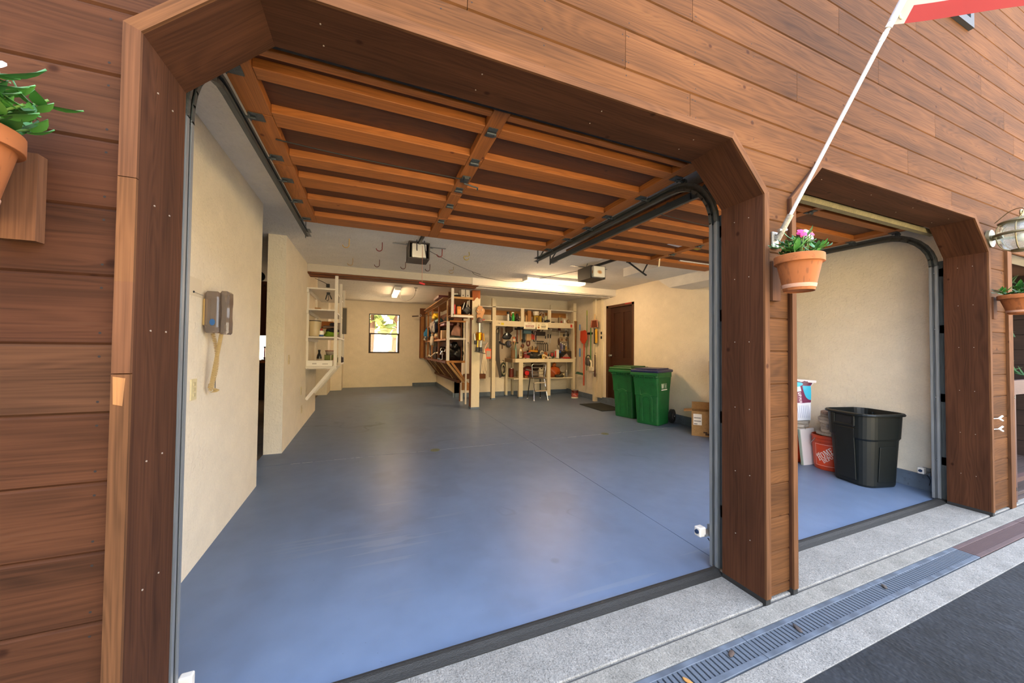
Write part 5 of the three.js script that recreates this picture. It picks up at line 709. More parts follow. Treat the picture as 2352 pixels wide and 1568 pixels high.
  o = O('pencil_cup', 'black cup of pens with a blue rim on the bench', 'cup', 4.26, -6.6); part('body', cyl(.04, .042, .12), M.black, o); part('rim', cyl(.048, .05, .045, 0, .118, 0), C(0x2f4f9a, .4), o); part('pen', [rod([-.015, .12, 0], [-.04, .28, 0], .006), rod([.01, .12, 0], [.04, .28, .01], .007), rod([0, .12, 0], [-.01, .24, 0], .005)], C(0x3a2f26, .5), o);
  o = O('grey_coil', 'grey and black tape dispenser on the bench', 'dispenser', 4.36, -6.64); part('reel', new THREE.TorusGeometry(.045, .02, 8, 20).translate(0, .066, 0), C(0x2a2a2c, .5), o); part('foot', rbox(.12, .02, .08, .004, 0, .01, 0), C(0x5a4a48, .5), o);
  o = O('red_tray', 'red tray with a grey grinding stone on the bench', 'tray', 4.42, -6.54, .1); part('tray', [rbox(.2, .035, .1, .005, 0, .018, 0)], C(0xa52a22, .5), o); part('stone', slab([[-.07, 0], [.08, 0], [.02, .07]], .04).translate(0, .036, -.02), C(0x9a8274, .8), o);
  o = O('dark_box', 'dark tin box at the right end of the bench', 'box', 4.55, -6.66); part('box', rbox(.13, .14, .12, .008, 0, .07, 0), C(0x3a2c20, .5), o); part('lid', rbox(.135, .02, .125, .004, 0, .15, 0), C(0x5a4a2a, .5), o); part('knob', new THREE.SphereGeometry(.012, 8, 6).translate(0, .165, 0), M.brass, o);
}
{ // on the lower shelf
  const O = (n, l, c, x, z = -6.68, t = 0) => thing(n, l, c, [x, .598, z], t); let o;
  o = O('red_disc', 'bright red round lid leaning on the lower bench shelf', 'lid', 3.36, -6.56); part('disc', cyl(.055, .055, .02, 0, 0, 0, 24).rotateX(Math.PI / 2).translate(0, .12, 0), C(0xc41d20, .4), o); part('support', rbox(.08, .06, .1, .006, 0, .03, -.06), C(0x8a4a22, .6), o);
  o = O('red_machine', 'dull red machine behind the red lid on the lower shelf', 'machine', 3.48, -6.78); part('body', lump(.34, .3, .24, 4, .12), C(0x6a2a22, .6), o); part('pipe', rod([-.1, .2, .12], [.1, .15, .12], .018), M.steel, o);
  o = O('grey_motor', 'grey round motor on the lower shelf behind the stool', 'motor', 3.56, -6.62); part('body', rod([-.08, .08, 0], [.1, .08, 0], .06, 16), C(0x6a6058, .5), o); part('foot', box(.16, .025, .1, .01, .0125, 0), M.iron, o);
  o = O('white_jug', 'pale plastic jug on the lower shelf behind the stool', 'jug', 3.74, -6.58); part('body', rbox(.12, .2, .1, .025, 0, .1, 0), C(0xb5ab92, .5), o); part('neck', cyl(.025, .022, .05, -.02, .2, 0), C(0xc4baa2, .5), o); part('handle', tube([[.03, .2, 0], [.07, .22, 0], [.065, .12, 0]], .01, 10), C(0xb5ab92, .5), o);
  o = O('brown_box', 'dark box at the back of the lower shelf', 'box', 3.78, -6.84); part('box', rbox(.26, .32, .14, .008, 0, .16, 0), C(0x3a2a22, .8), o); part('lid', box(.27, .02, .15, 0, .33, 0), C(0x4a382c, .8), o);
  o = O('orange_sack', 'amber orange sack in the right bay of the lower shelf', 'sack', 4.16, -6.68); part('sack', lump(.34, .3, .26, 8, .12), C(0xa04a18, .4), o); part('neck', lump(.1, .1, .1, 3, .2), C(0xb2622a, .4), o, [0, .27, .02]);
  o = O('funnel', 'pale round disc behind bottles in the right bay of the lower shelf', 'disc', 4.43, -6.72); part('disc', cyl(.085, .085, .016, 0, 0, 0, 24).rotateX(Math.PI / 2).translate(0, .2, 0), C(0xa89c8c, .5), o); part('support', rbox(.1, .12, .06, .006, 0, .06, -.03), C(0x4a4038, .7), o);
  o = O('cream_bottle', 'cream bottle in the right bay of the lower shelf', 'bottle', 4.36, -6.54); part('body', rbox(.05, .1, .04, .01, 0, .05, 0), C(0xd4c49a, .5), o); part('cap', cyl(.014, .014, .02, 0, .1, 0), M.black, o);
  o = O('grey_bottle', 'grey spray bottle beside the cream bottle on the lower shelf', 'bottle', 4.46, -6.56); part('body', lathe([[0, 0], [.03, 0], [.03, .09], [.016, .14], [0, .14]]), C(0x8a8680, .4), o); part('cap', cyl(.02, .018, .04, 0, .14, 0), C(0xcfc8bc, .5), o);
  o = O('scrap_pile', 'heap of dark metal scraps under the orange sack', 'scraps', 4.24, -6.53); part('heap', lump(.24, .08, .1, 15, .25), C(0x3e3a2c, .7), o); part('strip', bar([-.02, .05, .03], [.12, .12, .02], .03, .006), C(0x8a8468, .5), o);
  o = O('egg_carton', 'white perforated carton at the left of the lower shelf', 'carton', 3.40, -6.9); part('box', rbox(.14, .12, .05, .006, 0, .26, 0), C(0xcfc2a8, .8), o); for (let i = 0; i < 4; i++) part('hole', box(.02, .02, .002, -.045 + (i % 2) * .05, .23 + Math.floor(i / 2) * .05, .026), C(0x5a4a3a, .9), o); part('support', box(.12, .2, .05, 0, .1, 0), C(0x4a3020, .9), o);
}
{ // the step stool
  const f = fy(-6.1), o = thing('step_stool', 'chrome step stool with a tall back rail in front of the bench', 'stool', [3.48, f, -6.18]); const tb = (pts, m = M.chrome) => part('frame_tube', tube(pts, .012, 40, 8), m, o);
  tb([[-.15, .52, .02], [-.165, .66, .03], [-.175, .8, .04], [-.15, .82, .04], [0, .822, .04], [.15, .82, .04], [.175, .8, .04], [.165, .66, .03], [.15, .52, .02]]); for (const y of [.58, .66, .74]) part('back_slat', rod([-.16, y, .03], [.16, y, .03], .008), M.chrome, o);
  const seat = part('seat', rbox(.32, .03, .26, .01, 0, .5, -.06), C(0x6a5648, .6), o); part('seat_edge', rbox(.32, .014, .012, .003, 0, .502, .07), M.chrome, o);
  for (const s of [-1, 1]) { part('leg', rod([s * .13, .5, .05], [s * .175, .012, .16], .011), M.chrome, o); part('leg', rod([s * .13, .5, -.16], [s * .17, .012, -.22], .011), C(0x2a2420, .5), o); part('rubber_foot', cyl(.014, .014, .02, s * .175, 0, .16, 10), M.white, o); part('rubber_foot', cyl(.014, .014, .02, s * .17, 0, -.22, 10), M.white, o); }
  part('step', rbox(.3, .02, .12, .005, 0, .22, .13), C(0xb5a48a, .6), o); part('step', rbox(.3, .02, .1, .005, 0, .4, .07), C(0xc4b69c, .6), o); for (const x of [-.15, .15]) part('step_bracket', rod([x, .4, .07], [x, .22, .13], .007), C(0x3a2f28, .5), o);
  const c = thing('paint_can', 'red paint can standing on the floor by the right bench leg', 'paint can', [4.45, fy(-6.15), -6.15]); const pt = canvasTex(512, 256, (x) => { x.fillStyle = '#5a1d18'; x.fillRect(0, 0, 512, 256); x.fillStyle = '#b43a30'; x.fillRect(0, 90, 512, 110); x.fillStyle = '#e6d3b8'; for (let i = 0; i < 18; i++) x.fillRect(20 + i * 28, 110 + (i % 3) * 24, 20, 12); x.fillRect(0, 205, 512, 40); });
  part('body', new THREE.CylinderGeometry(.083, .083, .19, 28, 1, true).translate(0, .095, 0), mat(0xffffff, .5, { map: pt }), c); part('rim', lathe([[.0, .178], [.07, .178], [.073, .19], [.086, .193], [.086, .198], [.08, .2], [.072, .196], [.068, .184], [0, .184]]), M.steel, c); part('base', lathe([[0, 0], [.085, 0], [.085, .008], [.083, .01]]), M.steel, c); part('bail', tube([[-.085, .15, 0], [-.07, .09, .06], [0, .06, .088], [.07, .09, .06], [.085, .15, 0]], .0025, 20), M.steel, c);
}

{ // the crowded back rows of the bench and its lower shelf: small jars nobody could tell apart
  const r = RNG(8), cols = [0x5a3a22, 0x8a6a3a, 0x3a3a34, 0x6a6a5a, 0x7a2f22, 0xb09a6a, 0x2f4a4a];
  for (let i = 0; i < 14; i++) { const o = thing('hardware_jar', 'small jar of hardware in the crowded back row of the bench', 'jar', [3.2 + i * .1 + .02 * (r() - .5), BTOP + .001, -6.9 + .03 * r()], 0, 'hardware jars at the back of the bench'); const h = .07 + .09 * r(), w = .026 + .014 * r(); part('body', cyl(w, w * .95, h, 0, 0, 0, 14), C(cols[Math.floor(r() * 7)], .5), o); part('lid', cyl(w, w, .015, 0, h, 0, 14), i % 2 ? M.steel : M.iron, o); }
  for (let i = 0; i < 9; i++) { const o = thing('loose_tool', 'small loose tool lying along the front of the bench top', 'tool', [3.18 + i * .155 + .04 * r(), BTOP + .001, -6.50 + .02 * r()], r() * 3, 'loose tools on the bench front'); part('shaft', rod([-.05, .01, 0], [.04, .01, 0], .006), i % 2 ? M.steel : M.iron, o); part('handle', rod([.03, .012, 0], [.09, .012, 0], .011), C(cols[Math.floor(r() * 7)], .5), o); }
  for (let i = 0; i < 8; i++) { const o = thing('paint_tin', 'old tin at the back of the lower bench shelf', 'tin', [3.1 + i * .19 + .03 * r(), .598, -6.9], 0, 'old tins on the lower bench shelf'); const h = .12 + .16 * r(), w = .05 + .025 * r(); part('body', cyl(w, w, h, 0, 0, 0, 16), C(cols[Math.floor(r() * 7)], .5), o); part('lid', cyl(w * .9, w * .9, .01, 0, h, 0, 16), M.steel, o); }
}
// ================================================================ brooms and shovels hung on the right wall beside the bench
{
  const X = 4.59, O = (n, l, c, y, z) => thing(n, l, c, [X, y, z], -Math.PI / 2); let o;
  const rail = thing('broom_rail', 'black tool rail on the right wall beside the bench', 'rail', [XR, 1.68, -5.97]); part('rail', rbox(.02, .05, .72, .005, -.011, 0, 0), M.black, rail); for (const z of [-.25, 0, .25]) part('clip', rbox(.03, .03, .04, .006, -.02, 0, z), M.black, rail);
  o = O('floor_squeegee', 'squeegee with a blue grip and a green head, hung on the right wall', 'squeegee', .70, -6.15); part('shaft', rod([0, .04, 0], [0, 1.2, .01], .012), C(0xb59a86, .5), o); part('grip', [rod([0, .42, .004], [0, .62, .006], .02), rod([0, 1.06, .01], [0, 1.2, .01], .016)], C(0x4a78b4, .5), o); part('head', slab([[-.2, .02], [.2, .0], [.12, .05], [-.1, .07]], .03), C(0x3f6a50, .6), o, [0, -.02, -.015]);
  o = O('orange_shovel', 'orange plastic shovel hung head up on the right wall', 'shovel', .44, -5.98); part('shaft', rod([0, 0, 0], [0, 1.1, .0], .018), C(0xb8441e, .6), o); part('blade', slab([[-.11, .30], [.06, .32], [.12, .28], [.13, .1], [.03, 0], [-.05, .02], [-.13, .1]], .02, .006), C(0xc4401e, .55), o, [0, .99, .0]);
  o = O('green_pole', 'thin green pole with a yellow tip on the right wall', 'pole', .80, -5.86); part('shaft', rod([0, 0, 0], [0, 1.38, .0], .010), C(0x55703a, .5), o); part('tip', rod([0, 1.3, 0], [0, 1.42, 0], .014), C(0x9aa03a, .5), o);
  o = O('green_broom', 'green broom stick beside the dustpan on the right wall', 'broom', .84, -5.70); part('shaft', rod([0, .0, 0], [0, 1.02, .0], .013), C(0x3f6f2c, .5), o); part('ferrule', rod([0, .0, 0], [0, .06, 0], .02), C(0x2f5020, .5), o);
  o = O('red_dustpan', 'reddish brown dustpan hung high beside the corner post', 'dustpan', 1.80, -5.55); part('pan', slab([[-.13, 0], [.14, .0], [.11, .16], [-.09, .16]], .012), C(0x7a3a22, .5), o, [0, 0, 0]); part('rim', [bar([-.13, 0, .02], [-.09, .16, .02], .016, .016), bar([.14, 0, .02], [.11, .16, .02], .016, .016), bar([-.09, .16, .02], [.11, .16, .02], .016, .016)], C(0xc08468, .5), o); part('handle', rod([.01, .16, .01], [.02, .30, .01], .012), C(0xd9b078, .5), o);
  o = O('yellow_level', 'yellow and black long-handled brush beside the corner post', 'brush', 1.44, -5.52); part('yellow_side', rbox(.05, .32, .04, .01, .03, .16, 0), C(0xd8a52a, .5), o); part('black_side', rbox(.04, .35, .05, .01, -.018, .16, 0), M.black, o); part('wire', rod([-.01, 0, 0], [-.01, -.25, 0], .004), M.iron, o);
  o = O('black_pole', 'dark slim handle hanging below the yellow brush', 'handle', .68, -5.53); part('shaft', rod([0, 0, 0], [0, .5, 0], .014), C(0x3a1f16, .6), o); part('grip', rod([0, 0, 0], [0, .16, 0], .019), C(0x4a2418, .6), o); part('hook', tube([[0, .5, 0], [.01, .54, 0], [.03, .53, 0]], .005, 8), M.iron, o);
  o = O('black_mask', 'dark grey mask hanging low on the right wall', 'mask', .92, -5.82); part('mask', lump(.16, .2, .09, 5, .1), C(0x4a4440, .6), o); part('strap', new THREE.TorusGeometry(.1, .012, 6, 20, 3.6).rotateZ(-.2).translate(.02, .14, .0), M.black, o);
  o = O('white_pump', 'white hand pump with a bottle hanging by the dark mask', 'pump', .80, -5.66); part('bottle', rbox(.16, .1, .07, .02, 0, .05, 0), C(0xd8cbb0, .5), o); part('neck', tube([[-.02, .09, 0], [-.01, .18, 0], [-.06, .26, 0]], .02, 12, 8), C(0xe0d4bc, .5), o); part('base', rbox(.17, .02, .06, .006, .01, -.03, 0), C(0xb5ab9a, .5), o);
  o = thing('strap_clips', 'two dark switch knobs beside the brown door', 'switch', [4.645, 1.615, -5.36]); part('knob', rbox(.03, .06, .03, .008, -.012, .05, 0), M.black, o); part('knob', rbox(.03, .06, .03, .008, -.012, -.05, 0), M.black, o);
}
{ const m = thing('door_mat', 'black mat on the floor before the brown door', 'mat', [0, 0, 0]); const g = span(4.08, 4.62, 0, .012, -5.35, -4.56), p = g.attributes.position; for (let i = 0; i < p.count; i++) p.setY(i, p.getY(i) + fy(p.getZ(i)) + .001); part('mat', g, mat(0x1e2420, .95), m); part('mat_edge', (() => { const e = join([span(4.07, 4.08, 0, .008, -5.36, -4.55), span(4.62, 4.63, 0, .008, -5.36, -4.55), span(4.07, 4.63, 0, .008, -4.56, -4.55)]), q = e.attributes.position; for (let i = 0; i < q.count; i++) q.setY(i, q.getY(i) + fy(q.getZ(i)) + .001); return e; })(), C(0x2a2f2c, .9), m); }
// ================================================================ wheeled bins
function wheelieBin(pos, turn, label, green, lidMat, marks) {
  const o = thing('wheeled_bin', label, 'bin', pos, turn), W = .56, D = .66, H = .95;
  // body: tapered box swept up through rounded-rectangle rings; front is +z
  const ring = (w, d, y, r = .05, zo = 0) => { const pts = []; for (const [sx, sz, a0] of [[1, 1, 0], [-1, 1, 1], [-1, -1, 2], [1, -1, 3]]) for (let i = 0; i <= 4; i++) { const a = (a0 + i / 4) * Math.PI / 2; pts.push([sx * (w / 2 - r) + r * Math.cos(a), y, sz * (d / 2 - r) + r * Math.sin(a) + zo]); } return pts; };
  const skin = (rings) => { const v = [], n = rings[0].length; for (let k = 0; k + 1 < rings.length; k++) for (let i = 0; i < n; i++) { const j = (i + 1) % n, A = rings[k][i], B = rings[k][j], Cc = rings[k + 1][j], D2 = rings[k + 1][i]; v.push(...A, ...Cc, ...B, ...A, ...D2, ...Cc); } const c = (R, f) => { const m = R.reduce((s, p) => [s[0] + p[0] / n, s[1] + p[1] / n, s[2] + p[2] / n], [0, 0, 0]); for (let i = 0; i < n; i++) { const t = [R[i], R[(i + 1) % n], m]; if (f) t.reverse(); v.push(...t.flat()); } }; c(rings[0], false); c(rings[rings.length - 1], true); const g = new THREE.BufferGeometry(); g.setAttribute('position', new THREE.Float32BufferAttribute(v, 3)); g.computeVertexNormals(); return uvm(g); };
  part('body', skin([ring(W * .78, D * .70, .0, .05, -.01), ring(W * .80, D * .72, .02, .05, -.01), ring(W * .86, D * .82, .55, .05, .0), ring(W * .93, D * .94, .84, .05, .01), ring(W * .95, D, .85, .05, .02), ring(W * .95, D, .93, .05, .02)]), green, o);
  part('front_arch', (() => { const s = new THREE.Shape(); s.moveTo(-.12, 0); s.lineTo(-.12, .38); s.absarc(0, .38, .12, Math.PI, 0, true); s.lineTo(.12, 0); s.lineTo(.08, 0); s.lineTo(.08, .36); s.absarc(0, .36, .08, 0, Math.PI, false); s.lineTo(-.08, 0); return new THREE.ExtrudeGeometry(s, { depth: .016, bevelEnabled: true, bevelSize: .004, bevelThickness: .004, bevelSegments: 1 }); })(), green, o, [0, .06, .225], [.075, 0, 0]);
  for (const x of [-.17, .17]) part('front_pleat', rbox(.12, .3, .03, .01, x, .66, .27).rotateX(.1).translate(0, .03, -.06), green, o);
  part('lift_bar', rod([-.13, .52, .265], [.13, .52, .265], .014), green, o);
  part('rim_lip', [rbox(W * .99, .05, .03, .008, 0, .905, D / 2 + .03), ...[-.18, -.09, 0, .09, .18].map((x) => box(.008, .07, .03, x, .87, D / 2 + .02))], green, o);
  part('lid', [rbox(W * 1.0, .05, D * 1.02, .018, 0, .955, .02), rbox(W * .8, .03, D * .8, .012, 0, .99, .02)], lidMat, o); part('lid_handle', rod([-.2, .965, -D / 2 - .04], [.2, .965, -D / 2 - .04], .02, 10), lidMat, o); part('lid_lug', [rbox(.04, .05, .09, .01, -.18, .96, -D / 2 - .01), rbox(.04, .05, .09, .01, .18, .96, -D / 2 - .01)], lidMat, o);
  for (const s of [-1, 1]) { const w = part('wheel', cyl(.125, .125, .05, 0, -.025, 0, 24).rotateZ(Math.PI / 2), M.black, o, [s * .262, .125, -.30]); part('hub', cyl(.06, .05, .016, 0, 0, 0, 16).rotateZ(-s * Math.PI / 2).translate(s * .025, 0, 0), C(0x2a2a2c, .6), w); part('axle_cap', new THREE.SphereGeometry(.012, 8, 6), M.steel, w, [s * .045, 0, 0]); }
  part('axle', rod([-.25, .125, -.30], [.25, .125, -.30], .012), M.iron, o);
  if (marks) { const t = canvasTex(512, 384, (x, w, h) => { x.clearRect(0, 0, w, h); x.fillStyle = '#cfe0d0'; x.font = 'bold 74px sans-serif'; x.fillText('RED 33109', 130, 90, 380); x.fillStyle = '#f2f4ec'; x.font = 'bold 190px sans-serif'; x.fillText('W', 20, 300, 210); x.strokeStyle = '#c2d2c6'; x.lineWidth = 9; x.font = 'bold 180px sans-serif'; x.strokeText('M', 236, 300, 180); x.fillRect(20, 330, 410, 26); }); part('lettering', new THREE.PlaneGeometry(.32, .24), mat(0xffffff, .6, { map: t, transparent: true, alphaTest: .35 }), o, marks.pos, marks.rot); }
  return o;
}
{
  const green = mat(0x156c33, .5, { map: T.dirt });
  const b1 = wheelieBin([4.30, fy(-3.55), -3.47], -1.2, 'green wheeled bin with a dark blue lid and white lettering', green, mat(0x1d2350, .4), { pos: [.2555, .72, .02], rot: [0, Math.PI / 2, .0] });
  const b2 = wheelieBin([4.31, fy(-4.02), -4.04], -1.30, 'all green wheeled bin behind the blue lidded one, by the brown door', green, mat(0x27602a, .45, { map: T.dirt }), null); b1.scale.set(.86, .92, .84); b2.scale.set(.86, .92, .84);
}
// ================================================================ cartons by the right wall
{
  const carton = (label, x, y, z, w, h, d, turn, open) => { const o = thing('cardboard_box', label, 'carton', [x, y, z], turn); if (open) { part('side', [box(w, h, .006, 0, h / 2, d / 2), box(w, h, .006, 0, h / 2, -d / 2), box(.006, h, d, w / 2, h / 2, 0), box(.006, h, d, -w / 2, h / 2, 0), box(w, .006, d, 0, .003, 0)], kraft, o); part('flap', box(w, .005, d * .45).translate(0, 0, -d * .22), kraft, o, [0, h, -d / 2], [1.1, 0, 0]); part('flap', box(w * .4, .005, d).translate(-w * .2, 0, 0), kraft, o, [-w / 2, h, 0], [0, 0, .12]); } else { part('box', rbox(w, h, d, .004, 0, h / 2, 0), kraft, o); part('tape', [box(w + .001, .001, .05, 0, h + .0005, 0), box(.0505, .08, d + .002, 0, h - .04, 0).scale(1, 1, 1)].slice(0, 1), C(0xc9a56c, .4), o); } return o; };
  const lab = canvasTex(256, 384, (x) => { x.fillStyle = '#e6ddd0'; x.fillRect(0, 0, 256, 384); x.fillStyle = '#4a4038'; for (const [y, n] of [[120, 8], [230, 8], [330, 4]]) for (let i = 0; i < n; i++) x.fillRect(20 + i * 27, y, 20, 34); });
  let o = carton('open brown carton with a printed white label, left of the stacked cartons', 4.44, fy(-2.6), -2.62, .27, .36, .25, -.85, true); part('label_patch', new THREE.PlaneGeometry(.11, .16), mat(0xffffff, .8, { map: lab }), o, [-.06, .24, .1295]); part('printing', [box(.05, .02, .001, .04, .06, .1295), box(.08, .03, .001, .08, .035, .1295)], C(0x4a3423, .9), o);
  o = carton('tall brown carton behind the door track', 4.44, fy(-2.35), -2.22, .34, .68, .36, -.85, false); part('orange_print', box(.05, .3, .001, .13, .28, .1815), C(0xb5582f, .8), o); part('printing', [box(.05, .06, .001, -.12, .05, .1815), box(.1, .03, .001, -.1, .64, .1815)], C(0x6a5030, .9), o);
  o = thing('white_packet', 'clear bag holding a white packet on top of the tall carton', 'packet', [4.46, fy(-2.35) + .681, -2.28], -.6); part('packet', rbox(.2, .16, .12, .01, 0, .08, 0), C(0xd8d2d4, .5), o); part('bag', lump(.24, .12, .16, 8, .14), C(0xa8a49c, .3), o, [0, .1, 0]);
  o = carton('small brown carton at the top of the carton stack', 4.46, fy(-2.35) + .90, -2.32, .3, .2, .26, -.85, false); part('printing', box(.08, .04, .001, 0, .1, .1315), C(0x7a5a34, .9), o);
  o = thing('grey_basket', 'grey wire basket on top of the carton stack', 'basket', [4.5, fy(-2.35) + 1.104, -2.32], -.6); part('basket', [box(.22, .1, .16, 0, .05, 0)], C(0x8c877c, .6), o); part('rim', rbox(.23, .014, .17, .004, 0, .1, 0), M.galv, o);
}
// ================================================================ right bay: rubbish bin, buckets, paving stones, litter bag
{
  const o = thing('trash_can', 'large dark green plastic rubbish bin without a lid in the right bay', 'rubbish bin', [4.435, fy(-.76), -.76], -.24), pm = mat(0x0d1413, .5, { map: T.dirt });
  const ring = (w, d, r, y) => { const pts = []; for (const [sx, sz, a0] of [[1, 1, 0], [-1, 1, 1], [-1, -1, 2], [1, -1, 3]]) for (let i = 0; i <= 6; i++) { const a = (a0 + i / 6) * Math.PI / 2; pts.push([sx * (w / 2 - r) + r * Math.cos(a), y, sz * (d / 2 - r) + r * Math.sin(a)]); } return pts; };
  const skin = (rings) => { const v = [], n = rings[0].length; for (let k = 0; k + 1 < rings.length; k++) for (let i = 0; i < n; i++) { const j = (i + 1) % n; v.push(...rings[k][i], ...rings[k + 1][j], ...rings[k][j], ...rings[k][i], ...rings[k + 1][i], ...rings[k + 1][j]); } const g = new THREE.BufferGeometry(); g.setAttribute('position', new THREE.Float32BufferAttribute(v, 3)); g.computeVertexNormals(); return uvm(g); };
  const R = (w, d, r, y) => ring(w, d, r, y);
  part('body', skin([R(.01, .01, .005, .004), R(.37, .33, .09, .004), R(.385, .345, .1, .02), R(.425, .39, .11, .44), R(.44, .40, .11, .455), R(.45, .405, .11, .46), R(.465, .425, .11, .68), R(.47, .43, .11, .685), R(.455, .415, .105, .685), R(.41, .37, .1, .44), R(.36, .32, .09, .03), R(.01, .01, .005, .03)]), pm, o);
  part('rim', skin([R(.47, .43, .11, .672), R(.50, .46, .12, .676), R(.505, .465, .12, .688), R(.495, .455, .12, .698), R(.46, .42, .11, .70), R(.455, .415, .11, .68)]), pm, o);
  for (const s of [-1, 1]) { const h = part('handle', rbox(.03, .025, .19, .008, 0, .575, 0), pm, o, [s * .228, 0, 0]); for (const z of [.09, -.09]) part('handle_side', rbox(.03, .1, .02, .006, 0, .62, z), pm, h); part('handle_recess', rbox(.008, .075, .16, .003, s * .004, .622, 0), M.blackMatte, h); part('side_channel', rbox(.012, .5, .17, .005, -s * .028, .3, 0).rotateZ(-s * .045), pm, h); }
  for (const s of [-1, 1]) part('front_panel', rbox(.17, .33, .012, .005, 0, 0, 0), pm, o, [0, .225, s * .188], [s * .055, 0, 0]);
}
function bucket(label, pos, turn) {
  const orange = mat(0xd4451c, .5, { map: T.dirt }), o = thing('orange_bucket', label, 'bucket', pos, turn, 'orange buckets in the right bay');
  part('body', lathe([[0, .004], [.128, .004], [.13, .0], [.133, .01], [.148, .30], [.154, .30], [.154, .312], [.149, .314], [.15, .335], [.157, .337], [.157, .349], [.151, .352], [.153, .366], [.149, .368], [.144, .36], [.128, .012], [0, .012]], 36), orange, o);
  const t = canvasTex(1024, 512, (x, w, h) => { x.fillStyle = '#d4451c'; x.fillRect(0, 0, w, h); x.fillStyle = '#f6e9df'; x.strokeStyle = '#f6e9df'; x.lineWidth = 6; x.strokeRect(262, 14, 500, 484); x.save(); x.beginPath(); x.rect(262, 14, 500, 484); x.clip(); x.translate(512, 262); x.rotate(-.62); x.textAlign = 'center'; x.font = 'bold 66px serif'; x.fillText('THE', -150, -88); x.save(); x.scale(1.0, 1.5); x.font = 'bold 128px serif'; x.fillText('HOME', 0, 18); x.restore(); x.save(); x.scale(1, 1.25); x.font = 'bold 92px serif'; x.fillText('DEPOT', 20, 96); x.restore(); x.restore(); });
  const g = new THREE.CylinderGeometry(.1482, .1362, .24, 36, 1, true, Math.PI * .25, Math.PI * .9).translate(0, .16, 0); part('printed_band', g, mat(0xffffff, .5, { map: t }), o);
  part('bail', tube([[-.157, .33, 0], [-.14, .25, .08], [0, .19, .165], [.14, .25, .08], [.157, .33, 0]], .003, 28), M.steel, o); part('bail_grip', rod([-.05, .20, .158], [.05, .20, .158], .009), M.white, o);
  return o;
}
bucket('orange bucket with a tall tilted stack of paving slabs on it', [4.55, fy(-1.09), -1.10], -3.55); bucket('orange bucket under the white and purple bag, partly behind the post', [4.50, fy(-1.46), -1.47], -3.7);
{
  const stone = [0xd0c4b8, 0xbdb2a8, 0xd8cec4, 0xa88a78].map((h) => mat(h, .9, { map: T.dirt, bumpMap: T.concreteBump, bumpScale: .003 })), r = RNG(12);
  const paver = (label, x, y, z, w, d, h, turn, tilt, grp, m) => { const o = thing('paving_slab', label, 'paving slab', [x, y, z], turn, grp); o.rotation.z = tilt; const n = 9, pts = []; for (let i = 0; i < n; i++) { const a = i / n * 6.283, k = .85 + .25 * r(); pts.push([Math.cos(a) * w / 2 * k, Math.sin(a) * d / 2 * k]); } const g = slab(pts, h * .7, h * .14); g.rotateX(-Math.PI / 2); part('slab', uvm(g.translate(0, h * .15, 0), 'x', .4, .4, r(), r()), stone[m ?? Math.floor(r() * 3)], o); };
  const y0 = fy(-1.08) + .368, words = ['lowest', 'second lowest', 'third lowest', 'fourth lowest', 'fifth lowest', 'sixth lowest', 'second highest', 'topmost, brownish']; for (let i = 0; i < 8; i++) paver(words[i] + ' stone slab in the stack on the nearer orange bucket', 4.55 + .03 * (r() - .5), y0 + i * .033 + (i ? 0 : 0), -1.06 + .03 * (r() - .5), .27 - .008 * i, .24, .032, r() * 6, .02 * (r() - .5), 'stone slabs on the near bucket', i === 7 ? 3 : undefined);
  const y1 = fy(-1.42) + .368; ['lowest', 'middle', 'topmost'].forEach((w, i) => paver(w + ' grey stone slab under the white and purple bag', 4.49 + .02 * i, y1 + i * .036, -1.45 + .01 * i, .40 - .05 * i, .30, .035, .4 + i, 0, 'stone slabs under the bag'));
  const b = thing('white_board', 'white board leaning between the two orange buckets', 'board', [4.48, fy(-1.25), -1.255], -.18); part('board', rbox(.2, .40, .02, .003, 0, .2, 0, 1), C(0xe2dede, .6), b, [0, 0, 0], [-.06, 0, .05]); part('edge', box(.012, .40, .022, -.1, .2, 0), C(0x9aa89a, .7), b, [0, 0, 0], [-.06, 0, .05]);
  const t = canvasTex(512, 768, (x, w, h) => { x.fillStyle = '#e9ebf0'; x.fillRect(0, 0, w, h); x.fillStyle = '#742a4e'; x.beginPath(); x.moveTo(110, 90); x.lineTo(512, 60); x.lineTo(512, 430); x.lineTo(250, 440); x.closePath(); x.fill(); x.fillStyle = '#5a2140'; x.fillRect(0, 0, 512, 86); x.fillStyle = '#38b6d8'; x.beginPath(); x.moveTo(370, 110); x.lineTo(512, 110); x.lineTo(512, 380); x.quadraticCurveTo(400, 380, 372, 110); x.fill(); x.fillStyle = '#4cc3e2'; x.beginPath(); x.ellipse(250, 92, 120, 48, -.1, 0, 7); x.fill(); x.save(); x.translate(300, 150); x.rotate(1.42); x.fillStyle = '#cfe3ea'; x.fillRect(-20, -40, 90, 80); x.fillStyle = '#e9d8e2'; x.font = 'bold 66px sans-serif'; x.fillText('UP', 84, 22); x.font = 'bold 56px sans-serif'; x.fillText('PURE', 180, 22); x.restore(); x.fillStyle = '#b4b6cc'; for (let i = 0; i < 7; i++) { x.save(); x.translate(280 + i * 30, 480); x.rotate(-.12); x.fillRect(0, 0, 8, 240); x.restore(); } });
  const bag = thing('litter_bag', 'white bag with a purple and blue print, on the far bucket', 'bag', [4.45, y1 + .112, -1.42], -.75); const bg = new THREE.PlaneGeometry(.36, .46, 12, 14), p = bg.attributes.position; for (let i = 0; i < p.count; i++) { const u = p.getX(i) / .36, v = Math.max(0, p.getY(i) / .46 + .5); p.setXYZ(i, p.getX(i) * (1 - .12 * v + (v > .92 ? .12 : 0)) + .03 * v, v * .46, .085 * Math.cos(u * Math.PI) * (1 - .85 * Math.pow(v, 2.2)) + .006 * Math.sin(u * 17 + v * 9)); } bg.computeVertexNormals();
